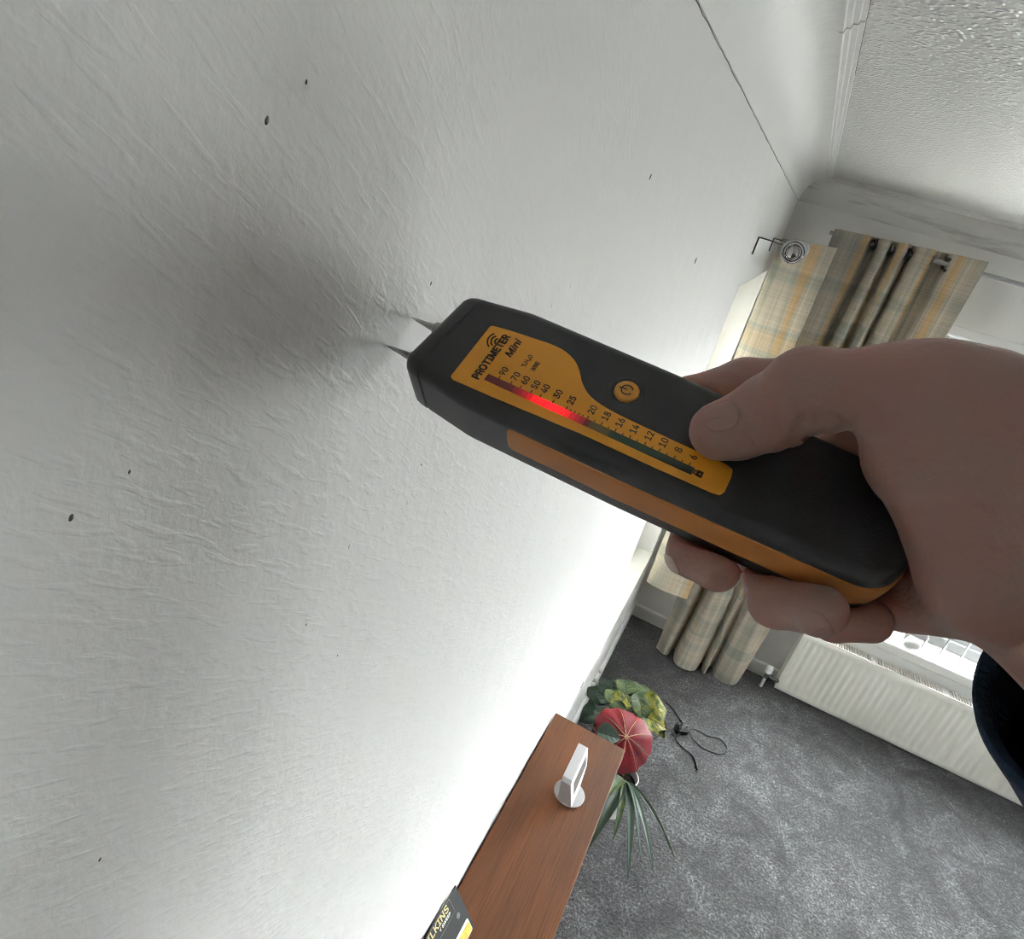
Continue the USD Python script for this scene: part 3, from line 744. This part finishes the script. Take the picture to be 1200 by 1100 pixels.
# broken bits of plaster by the skirting
for k, (y, x, s) in enumerate([(2.37, 0.016, 0.026), (2.47, 0.013, 0.018), (2.55, 0.012, 0.015)]):
    v = trimesh.creation.icosphere(0, 1).vertices * [s, s * 0.8, s * 0.35]
    v = v * (0.8 + 0.4 * rng.random((len(v), 1)))
    v[:, 2] -= v[:, 2].min()
    h = trimesh.convex.convex_hull(v @ rotz(40 * k).T + [x, y, 0.0935])
    obj('plaster_flake', h, M['plaster'], None, False, label=['largest loose white plaster flake on the skirting ledge, nearest the plants', 'middle loose white plaster flake on the skirting ledge', 'smallest loose white plaster flake on the skirting ledge, nearest the corner'][k], cat='plaster', group='plaster flakes along the skirting')

# ------------------------------------------------------------------ the moisture meter (local frame: x back from the pins, y across, z out of its face)
DF = np.array([0.024658, 0.242457, 2.024252])
da = np.array([0.99855749, -0.03319869, -0.04219925])
dw = np.array([0.05238857, 0.7745979, 0.63028052])
dn = np.array([0.01176296, -0.63158209, 0.77521977])
DM = Gf.Matrix4d(*da, 0, *dw, 0, *dn, 0, *DF, 1)
M['meter'] = mat('charcoal_soft_plastic', (0.019, 0.022, 0.025), 0.42, 0.45, bump=[(900, 0.00012)])
M['meter_cap'] = mat('charcoal_cap_plastic', (0.020, 0.023, 0.026), 0.38, 0.5)
M['grip'] = mat('orange_rubber', (0.42, 0.16, 0.035), 0.5, 0.45, bump=[(1200, 0.0001)])
M['label_orange'] = mat('amber_label', (0.66, 0.275, 0.016), 0.4, 0.45)
M['print'] = mat('black_print', (0.014, 0.012, 0.010), 0.5)
M['button'] = mat('amber_button', (0.58, 0.25, 0.03), 0.4, 0.5)
M['collar'] = mat('grey_pin_collar', (0.26, 0.26, 0.24), 0.45, 0.5, metal=0.3)
M['needle'] = mat('pin_steel', (0.40, 0.40, 0.38), 0.3, metal=1.0)
T_, R0 = 0.0147, 0.0055
END, ER = 0.1858, 0.013


def half_w(a_):
    h = np.interp(a_, [0, .15 * END, .5 * END, END], [.0222, .0259, .0254, .0225])
    if a_ > END - ER:
        h = h - ER + math.sqrt(max(ER ** 2 - (a_ - END + ER) ** 2, 0))
    return float(h)


def ring(a_, grow=0.0, t=T_, bow=0.0, hw=None, n=9):
    hw = (half_w(a_) if hw is None else hw) + grow
    t = t + grow
    r = min(R0 + grow, hw * 0.98, t * 0.98)
    pts = []
    for q, (sw, sn) in enumerate([(1, 1), (-1, 1), (-1, -1), (1, -1)]):
        for th_ in np.linspace(0, 90, n):
            ang = math.radians(q * 90 + th_)
            pts.append((a_, sw * (hw - r) + r * math.cos(ang), sn * (t - r) + r * math.sin(ang)))
    P = np.array(pts)
    P[:, 0] += bow * (P[:, 1] / hw) ** 2 + bow * 0.75 * P[:, 1] / hw
    return P


def bow_at(a_):
    return 0.003 * max(0, 1 - a_ / 0.05) ** 1.5


mt = thing('moisture_meter', 'charcoal hand held moisture meter with amber scale label, its two pins pressed into the wall', 'moisture meter', matrix=DM)
st = [0.0052, 0.0056] + list(np.linspace(0.007, 0.05, 12)) + list(np.linspace(0.056, END - ER, 14)) + [END - ER + ER * math.sin(x) for x in np.linspace(0.15, 1.5, 12)]
V = []
for i, a_ in enumerate(st):
    shrink = -0.0008 if i == 0 else 0.0
    e = max(0.0, (a_ - (END - 0.006)) / 0.006)
    V.append(ring(a_, shrink, T_ - 0.003 * e * e, bow_at(a_)))
obj('body', rings(V), M['meter'], mt, 40)
cap = [ring(-0.0035, -0.0035, T_, bow_at(0)), ring(-0.0028, -0.0016, T_, bow_at(0)), ring(-0.0012, -0.0004, T_, bow_at(0)), ring(0.0008, 0.0001, T_, bow_at(0)), ring(0.0040, 0.0001, T_, bow_at(0.003)), ring(0.0046, -0.0007, T_, bow_at(0.004)), ring(0.0056, -0.0009, T_, bow_at(0.005))]
obj('end_cap', rings(cap), M['meter_cap'], mt, 40)

# orange grip band along both edges and around the heel
path = [(a_, -half_w(a_)) for a_ in [0.0475, 0.0484] + list(np.linspace(0.050, END - ER, 22))] + [(END - ER + ER * math.sin(x), -half_w(END - ER + ER * math.sin(x))) for x in np.linspace(0.15, 1.57, 10)]
path += [(x, -y) for x, y in path[::-1]]
path = np.array(path)
tn = np.gradient(path, axis=0)
tn /= np.linalg.norm(tn, axis=1, keepdims=True)
out = np.c_[tn[:, 1], -tn[:, 0]]
V = []
N0, N1 = -0.0042, 0.0102
for i, ((x, y), (ox, oy)) in enumerate(zip(path, out)):
    k = min(i, len(path) - 1 - i)
    sh = [0.74, 0.95, 1.0][min(k, 2)]
    mid, hf = (N0 + N1) / 2, (N1 - N0) / 2 * sh
    sec = []
    for nn_, o in ((mid - hf, -0.0015), (mid - hf, 0.0002), (mid - hf + 0.0008, 0.0006), (mid, 0.0008), (mid + hf - 0.0008, 0.0006), (mid + hf, 0.0000), (mid + hf, -0.0015)):
        corner = max(0.0, abs(nn_) - (T_ - R0))
        drop = R0 - math.sqrt(max(R0 ** 2 - corner ** 2, 0))
        sec.append((x + ox * (o - drop), y + oy * (o - drop), nn_))
    V.append(np.array(sec))
obj('grip_band', rings(V), M['grip'], mt, 40, label='orange rubber grip band')

# amber label with the scale
mm = 0.001
lab = [(18.7, 8.6), (19.6, 10.0), (29, 11.4), (37, 12.2), (45, 12.9), (50.8, 12.4), (55.9, 10.3), (59.9, 6.9), (63.3, 2.6), (67.9, -1.0), (73.4, -2.8), (82.5, -3.8), (98.5, -4.2), (111, -4.4), (122.5, -4.3)]
up_ = [tuple(p) for p in spline(lab, 70)]
poly = Polygon(up_ + [(125.3, -5.2), (126.0, -8.0), (126.2, -14.5), (125.4, -16.4), (123, -16.9), (99.5, -17.4), (73, -17.5), (54.5, -18.4), (38.5, -19.2), (20.2, -19.75), (18.5, -18.8)]).buffer(-0.9).buffer(0.9)
lb = obj('scale_label', extrude(Polygon(np.array(poly.exterior.coords) * mm), 0.0006, 'z', T_ - 0.0003), M['label_orange'], mt, False)
LZ = T_ + 0.0003


def along(txt, h, a_, w_, parent=lb, stretch=1.0, bold=True, centre=True, name='lettering', width=None, slant=0.0):
    """Lettering on the face that reads across the meter (along +y), tops towards the pins."""
    t = meshkit.text_mesh(txt, h, 0.00012, bold)
    v = t.vertices.copy()
    v[:, 0] *= stretch
    if width:
        v[:, 0] *= width / (v[:, 0].max() - v[:, 0].min())
    if centre:
        v[:, 0] -= (v[:, 0].max() + v[:, 0].min()) / 2
    v[:, 0] += slant * v[:, 1]
    v = np.c_[a_ - v[:, 1], w_ + v[:, 0], v[:, 2] + LZ - 0.00002]
    return obj(name, trimesh.Trimesh(v, t.faces, process=False), M['print'], parent, False)


def flat(shape, m='print', z=0.00008, parent=lb, name='mark'):
    ms = [extrude(Polygon(np.array(g_.exterior.coords) * mm, [np.array(i.coords) * mm for i in g_.interiors]), z, 'z', LZ) for g_ in getattr(shape, 'geoms', [shape])]
    return obj(name, cat_(ms), M[m], parent, False)


for k in (-0.12, 0.12):
    along('PROTIMETER', 3.0 * mm, (28.6 + k) * mm, (-3.3 + k) * mm, width=23.6 * mm)
along('Mini', 2.9 * mm, 33.9 * mm, 4.0 * mm, width=8.6 * mm, slant=0.25, name='script_lettering')
along('%H\u2082O', 1.8 * mm, 41.2 * mm, 1.4 * mm, width=6.2 * mm)
along('WME', 1.8 * mm, 45.2 * mm, 0.7 * mm, width=4.6 * mm)
from shapely.geometry import LineString
for k, rr_ in enumerate((1.5, 2.7, 3.9)):      # three arcs of the emblem
    c_ = (27.2, 4.3)
    an = np.radians(np.linspace(148, 238, 14))
    arc = [(c_[0] - 1.0 + rr_ * 1.25 * math.cos(x), c_[1] + rr_ * 1.25 * math.sin(x) * 0.95) for x in an]
    flat(LineString(arc).buffer(0.32), name='emblem_arc')
scale = [('90', 35.1), ('70', 40.3), ('60', 44.4), ('50', 48.9), ('40', 52.9), ('30', 58.2), ('25', 63.9), ('20', 72.5), ('18', 78.1), ('16', 83.65), ('14', 89.3), ('12', 95.1), ('10', 100.6), ('8', 106.3), ('6', 111.9)]
for s_, x in scale:
    yy = np.interp(x, [35, 60, 100, 112], [-7.1, -6.4, -6.7, -7.2])
    along(s_, 2.5 * mm, (x + 1.15) * mm, yy * mm, stretch=0.92, name='scale_number')
ticks = [sbox(x - 0.2, -10.9, x + 0.2, -9.6) for _, x in scale] + [sbox(x - 0.17, -10.9, x + 0.17, -10.0) for x in (65.6, 67.3, 69.0, 70.7, 75.3, 80.9, 86.5, 92.2, 97.9, 103.5, 109.1)]
from shapely.geometry import MultiPolygon
flat(MultiPolygon(ticks), name='scale_ticks')
flat(sbox(115.4, -13.4, 117.3, -11.2).buffer(0.15).union(LineString([(115.4, -13), (114.4, -12.9), (114.4, -11.7), (115.4, -11.6)]).buffer(0.2)).difference(Point(116.4, -12.3).buffer(0.35)), name='lock_symbol')

# light bar: one window per lamp; the lamps near 50 to 25 are lit
segs = np.linspace(30.6, 114.0, 43)
for i in range(42):
    x0, x1 = segs[i], segs[i + 1]
    xm = (x0 + x1) / 2
    if xm < 74.5:
        g_ = 1.6 * math.exp(-((xm - 58.0) / 7.5) ** 2)
        if g_ > 0.03:
            key = f'lamp_red_{i}'
            M[key] = mat(f'lit_red_window_{i}', (0.20, 0.012, 0.012), 0.35, emit=((1.0, 0.006, 0.012), g_))
        else:
            key = 'lamp_red'
            if key not in M:
                M[key] = mat('unlit_red_window', (0.13, 0.012, 0.014), 0.35)
    elif xm < 83:
        key = 'lamp_olive'
        if key not in M:
            M[key] = mat('olive_window', (0.11, 0.085, 0.02), 0.35)
    else:
        key = 'lamp_green'
        if key not in M:
            M[key] = mat('green_window', (0.022, 0.050, 0.026), 0.35)
    obj('scale_lamp', bx(x0 * mm, x1 * mm, -14.0 * mm, -11.0 * mm, T_ - 0.001, LZ + 0.00018), M[key], lb, False)

# power button with its raised rim
bc_ = (79.7 * mm, 6.6 * mm)
rim = lathe([(0.0050, -0.0008), (0.0068, -0.0004), (0.0066, 0.0003), (0.0060, 0.0005), (0.0052, 0.0003), (0.0049, -0.0003)], 40, (*bc_, T_))
obj('button_rim', rim, M['meter'], mt, True)
bt = obj('power_button', lathe([(0, -0.001), (0.0046, -0.001), (0.0046, 0.0008), (0.0042, 0.0013), (0.0034, 0.0015), (0, 0.0016)], 36, (*bc_, T_)), M['button'], mt, 40, label='round amber power button')
an = np.radians(np.linspace(-240, 60, 40))
cx_, cy_ = bc_[0] / mm, bc_[1] / mm
# the gap of the ring and its bar point towards the pins
ringp = LineString([(cx_ + 2.1 * math.cos(math.radians(180) + x + math.radians(90)), cy_ + 2.1 * math.sin(math.radians(180) + x + math.radians(90))) for x in an]).buffer(0.24)
pw = ringp.union(LineString([(cx_ - 2.9, cy_), (cx_ - 0.2, cy_)]).buffer(0.24))
ms = [extrude(Polygon(np.array(g_.exterior.coords) * mm, [np.array(i.coords) * mm for i in g_.interiors]), 0.00012, 'z', T_ + 0.00152) for g_ in getattr(pw, 'geoms', [pw])]
obj('power_symbol', cat_(ms), M['print'], bt, False)

# pins
for y0, y1, n0, n1 in ((9.6, 10.6, -3.0, -4.2), (-8.2, -8.0, -3.0, -3.4)):
    b0 = np.array([-7.6, y0, n0]) * mm
    b1 = np.array([-25.2, y1, n1]) * mm
    d_ = (b1 - b0) / np.linalg.norm(b1 - b0)
    prof_ = [(0, -0.005), (0.0042, -0.005), (0.0042, 0.0004), (0.0032, 0.0014), (0.0029, 0.0036), (0.0017, 0.0048), (0, 0.005)]
    Bz = basis(d_, (0, 0, 1))
    Az = np.column_stack([Bz[:, 1], Bz[:, 2], Bz[:, 0]])
    pn = obj('pin_collar', xf(lathe(prof_, 20), Az, b0), M['collar'], mt, 35)
    Ln = np.linalg.norm(b1 - b0)
    obj('pin_needle', xf(lathe([(0, 0.003), (0.0017, 0.004), (0.0015, 0.007), (0.0011, 0.010), (0.0007, 0.014), (0.0002, Ln - 0.0008), (0.00003, Ln)], 14), Az, b0), M['needle'], pn, 35)

# ------------------------------------------------------------------ the hand (joints in the meter's frame, millimetres: x, y, z, radius)
J = dict(
 thT=(115.9,1.5,22.8,9.3), thI=(126.9,12.0,32.0,10.6), thP=(134.2,10.6,47.6,12.6), thT2=(122.1,2.9,24.6,8.6), thI2=(131.8,7.4,32.6,9.0), thP2=(137.0,10.1,44.0,11.5),
 thM=(154.9,18.6,51.4,12.0), thM2=(166.6,23.6,52.0,14.2), thC=(178.6,28.5,50.2,15.0),
 ten1=(172.5,11.5,39.9,17.0), ten2=(185.8,8.5,36.4,18.0), ten2b=(199.6,0.7,27.2,20.0), ten3=(206.0,-5.5,17.5,16.5), wr1=(211.4,32.1,37.5,25), wr2=(230.2,9.5,14.1,25), wrT=(193.7,31.8,43.2,17.0),
 heel=(197.1,-1.8,-18.8,11.5), heel2=(203.3,-3.5,-5.3,11.5),
 ixM=(152.8,53.0,11.2,11.0), ixP=(114.4,40.7,3.5,8.8), ixD=(97.1,31.8,-8.3,8.2), ixT=(86.5,9.0,-23.8,7.5),
 miM=(163.0,38.0,-14.0,11.5), miP=(118.0,5.0,-26.5,9.2), miD=(125.1,-24.7,-19.1,8.5), miT=(136.0,-28.0,-13.9,8.3),
 riM=(180.0,24.0,-22.0,11.5), riP=(149.0,-10.0,-27.5,9.2), riD=(157.0,-32.0,-8.9,8.3), riT=(168.6,-33.9,6.2,8.2),
 piM=(192.0,12.0,-25.0,10.5), piP=(171.0,-14.0,-28.0,8.2), piD=(177.8,-23.5,-17.8,7.6), piT=(186.8,-21.9,-9.7,7.4),
 fa1=(224.6,16.6,20.4,29), fa2=(245.2,8.3,8.3,30), fa3=(330.0,-18.0,-42.0,34))


def cone(P, a_, b_):
    A, B = np.array(J[a_]), np.array(J[b_])
    d = B[:3] - A[:3]
    t = np.clip(((P - A[:3]) @ d) / max(d @ d, 1e-9), 0, 1)
    return np.linalg.norm(P - A[:3] - t[:, None] * d, axis=1) - (A[3] + (B[3] - A[3]) * t)


def smin(x, y, k):
    h = np.maximum(k - np.abs(x - y), 0) / k
    return np.minimum(x, y) - h * h * k * 0.25


def seg_dist(P, pts):
    d = np.full(len(P), 1e9)
    for A, B in zip(pts[:-1], pts[1:]):
        A, B = np.array(A, float), np.array(B, float)
        e = B - A
        t = np.clip(((P - A) @ e) / (e @ e), 0, 1)
        d = np.minimum(d, np.linalg.norm(P - A - t[:, None] * e, axis=1))
    return d


def meter_sdf(P):
    a_, w_, n_ = P.T
    hw = 1000 * np.array([half_w(x) for x in np.linspace(0, END, 200)])
    h = np.interp(a_, np.linspace(0, END * 1000, 200), hw) + 0.7
    r = 5.5
    qx, qy = np.abs(w_) - (h - r), np.abs(n_) - (14.9 - r)
    d = np.hypot(np.maximum(qx, 0), np.maximum(qy, 0)) + np.minimum(np.maximum(qx, qy), 0) - r
    return np.maximum(d, a_ - END * 1000 - 0.5)


def hand_sdf(P):
    palm = None
    for a_, b_, k in [('thM', 'thM2', 6), ('thM2', 'thC', 6), ('thC', 'wrT', 8), ('wrT', 'wr1', 10), ('ten1', 'ten2', 8), ('thM2', 'ten1', 8), ('ten2', 'ten2b', 8), ('ten2b', 'ten3', 8), ('ten2b', 'wr1', 10), ('ten3', 'wr2', 10), ('ten2', 'wr1', 10), ('wr1', 'wr2', 12), ('heel', 'heel2', 8), ('heel2', 'ten3', 8), ('heel', 'wr2', 10),
                      ('ixM', 'wr1', 10), ('miM', 'wr1', 10), ('riM', 'wr2', 10), ('piM', 'wr2', 10), ('ixM', 'miM', 10), ('miM', 'riM', 8), ('riM', 'piM', 8), ('piM', 'heel', 8), ('thM', 'ixM', 12), ('fa1', 'fa2', 14), ('wr1', 'fa1', 14), ('wr2', 'fa2', 14), ('fa2', 'fa3', 14)]:
        c_ = cone(P, a_, b_)
        palm = c_ if palm is None else smin(palm, c_, k)
    palm = palm + 2.0
    res = None
    for names, k in ((('thM', 'thP', 'thI', 'thT', 'thT2', 'thI2', 'thP2'), 5), (('ixM', 'ixP', 'ixD', 'ixT'), 6), (('miM', 'miP', 'miD', 'miT'), 6), (('riM', 'riP', 'riD', 'riT'), 6), (('piM', 'piP', 'piD', 'piT'), 6)):
        d = None
        for a_, b_ in zip(names[:-1], names[1:]):
            c_ = cone(P, a_, b_)
            d = c_ if d is None else smin(d, c_, 3.0)
        d = smin(d, palm, k)
        res = d if res is None else smin(res, d, 1.0)
    # skin folds: grooves cut straight down from the side of the thumb that is seen
    v = np.array([0.08, -0.58, 0.81])
    for pts, dep, sig in CREASES:
        q = np.array(pts)
        m_ = (P @ v) > (q @ v).min() - 16
        f_ = seg_dist(P[m_] - np.outer(P[m_] @ v, v), q - np.outer(q @ v, v))
        res[m_] += dep * np.exp(-(f_ / sig) ** 2)
    return np.maximum(res, 0.25 - meter_sdf(P))


CREASES = [([(137.3, -2.5, 37.2), (137.6, -1.0, 42.0), (136.6, 1.0, 47.4)], 2.0, 1.9), ([(141.0, -1.0, 42.8), (139.7, 2.1, 49.0)], 2.0, 1.6), ([(144.2, 0.3, 43.5), (141.6, 2.8, 51.0)], 1.6, 1.6),
           ([(151.0, 1.0, 45.1), (150.9, 5.7, 52.1), (151.3, 10.5, 57.4)], 0.9, 1.8), ([(168.8, -11.3, 37.7), (176.0, -6.9, 42.7), (186.7, -3.3, 45.4)], 0.7, 1.6), ([(172.0, -6.3, 40.7), (182.0, -1.9, 44.7)], 0.5, 1.4),
           ([(123.5, 10.0, 41.0), (127.0, 4.5, 41.0)], 0.5, 1.2)]


def surface_nets(fun, lo, hi, h):
    ax = [np.arange(l, u + h, h) for l, u in zip(lo, hi)]
    X = np.stack(np.meshgrid(*ax, indexing='ij'), -1)
    S = X.shape[:3]
    # coarse pass to skip empty space
    D = np.concatenate([fun(c) for c in np.array_split(X.reshape(-1, 3), 12)]).reshape(S)
    ins = D < 0
    corner = [(i, j, k) for i in (0, 1) for j in (0, 1) for k in (0, 1)]
    def sl(o):
        return tuple(slice(o[d], S[d] - 1 + o[d]) for d in range(3))
    cnt = sum(ins[sl(o)].astype(int) for o in corner)
    act = (cnt > 0) & (cnt < 8)
    cell = np.argwhere(act)
    acc = np.zeros((len(cell), 3))
    num = np.zeros(len(cell))
    base = np.array(lo)
    for o in corner:
        for d in range(3):
            if o[d] == 0:
                q = list(o)
                q[d] = 1
                i0 = tuple((cell + o).T)
                i1 = tuple((cell + q).T)
                d0, d1 = D[i0], D[i1]
                m = (d0 < 0) != (d1 < 0)
                t = np.where(m, d0 / np.where(m, d0 - d1, 1), 0)
                p = cell + np.array(o) + t[:, None] * np.eye(3)[d]
                acc += np.where(m[:, None], p, 0)
                num += m
    v = base + h * acc / num[:, None]
    idx = -np.ones(act.shape, int)
    idx[tuple(cell.T)] = np.arange(len(cell))
    F = []
    for d in range(3):
        e1, e2 = (d + 1) % 3, (d + 2) % 3
        s0 = [slice(1, S[k] - 1) for k in range(3)]
        s0[d] = slice(0, S[d] - 1)
        s1 = list(s0)
        s1[d] = slice(1, S[d])
        a_, b_ = ins[tuple(s0)], ins[tuple(s1)]
        e = np.argwhere(a_ != b_)
        off = np.array([1, 1, 1])
        off[d] = 0
        e = e + off
        flip = ~ins[tuple(e.T)]
        def at(u, w_):
            q = e.copy()
            q[:, e1] -= u
            q[:, e2] -= w_
            return idx[tuple(q.T)]
        quad = np.c_[at(1, 1), at(0, 1), at(0, 0), at(1, 0)]
        quad[flip] = quad[flip][:, ::-1]
        F.append(quad)
    q = np.vstack(F)
    q = q[(q >= 0).all(1)]
    return trimesh.Trimesh(v, np.vstack([q[:, [0, 1, 2]], q[:, [0, 2, 3]]]), process=False)


M['skin'] = mat('skin', (0.275, 0.178, 0.148), 0.5, 0.4, bump=[(420, 0.00025), (120, 0.0006)], var=((0.29, 0.160, 0.132), 45, 0.4, 0.65), extra={'subsurface_weight': 0.12, 'subsurface_radius': (1.0, 0.35, 0.2), 'subsurface_scale': 0.004})
M['nail'] = mat('fingernail', (0.285, 0.172, 0.143), 0.3, 0.5)
M['nail_tip'] = mat('pale_fingernail', (0.55, 0.43, 0.37), 0.25, 0.5)
M['sleeve'] = mat('navy_fleece', (0.010, 0.022, 0.042), 0.85, 0.2, bump=[(500, 0.0012), (60, 0.003)])
pers = thing('person', 'hand and wrist gripping the moisture meter, thumb on its face, from a navy sleeve', 'person', matrix=DM)
hm = surface_nets(hand_sdf, (70, -62, -80), (335, 75, 80), 1.5)
trimesh.smoothing.filter_taubin(hm, iterations=3)
if hm.volume < 0:
    hm.invert()
hm = max(hm.split(only_watertight=False), key=lambda c_: len(c_.faces))
hm.apply_scale(0.001)
hand = obj('hand', hm, M['skin'], pers, True)


def nail(centre, normal, along_, L, Wd, lift=0.4, m='nail'):
    """A fingernail: an oval patch laid on the finger's surface."""
    n = np.array(normal, float) / np.linalg.norm(normal)
    A = basis(along_, n)
    G = []
    for r in np.linspace(0.0001, 1, 8):
        a = np.linspace(0, 2 * np.pi, 29)
        cx = np.sign(np.cos(a)) * np.abs(np.cos(a)) ** 0.75
        cy = np.sign(np.sin(a)) * np.abs(np.sin(a)) ** 0.75
        G.append(np.c_[r * cx * L / 2, r * cy * Wd / 2, np.full(29, 2.0)])
    G = np.array(G)
    P = (np.array(centre) + G.reshape(-1, 3) @ A.T)
    want = np.repeat(lift * (1 - 0.9 * np.linspace(0.02, 1, 8) ** 4), 29)
    for _ in range(12):
        d = hand_sdf(P)
        P = P - ((d - want) * 0.8)[:, None] * n
    mesh_ = sheet(P.reshape(8, 29, 3) * 0.001, 0.0004)
    if mesh_.volume < 0:
        mesh_.invert()
    return obj('fingernail', mesh_, M[m], hand, True)


nail((115.0, 0.2, 32.0), (-0.05, -0.28, 0.95), (-11, -8, -3), 10.5, 9.5, 0.3)
nail((168.8, -41.0, 9.5), (0.25, -0.82, 0.50), (13, -1, 15), 12.0, 11.0)
nail((121.0, -31.0, -20.0), (-0.6, -0.75, -0.1), (-6, 2, -9), 9.0, 8.0, 0.4, 'nail_tip')

# the loose navy sleeve hangs below the wrist
ax_ = np.array([330.0, -18.0, -42.0]) - np.array([224.6, 16.6, 20.4])
ax_ /= np.linalg.norm(ax_)
c0_ = np.array([256.5, -10.3, -8.0])
tocam = np.array([126.0, -132.0, 215.0]) - c0_
near = tocam - ax_ * (tocam @ ax_)
near /= np.linalg.norm(near)
side = np.cross(ax_, near)
V = []
for k, (s_, r_, sl_) in enumerate([(4, 33.5, 1), (1.5, 34.5, 1), (0, 36.2, 1), (0.8, 37.8, 1), (3, 38.6, 1), (12, 39.0, 1), (14, 38.2, 1), (17, 39.2, .95), (35, 41, .9), (60, 42, .8), (95, 44, .6), (140, 46, .3), (260, 52, 0), (420, 58, 0), (430, 50, 0)]):
    a = np.arange(64) / 64 * 2 * np.pi
    w_ = 1 + (0.012 * np.sin(3 * a + s_ * 0.05) + 0.018 * np.sin(5 * a - s_ * 0.09)) * min(1, s_ / 30)
    P = c0_ + ax_ * s_ + (r_ * w_ * np.cos(a))[:, None] * near + (r_ * w_ * np.sin(a))[:, None] * side + (sl_ * 14 * np.cos(a))[:, None] * ax_
    V.append(P * 0.001)
obj('sleeve', rings(V, caps=False), M['sleeve'], pers, 50)
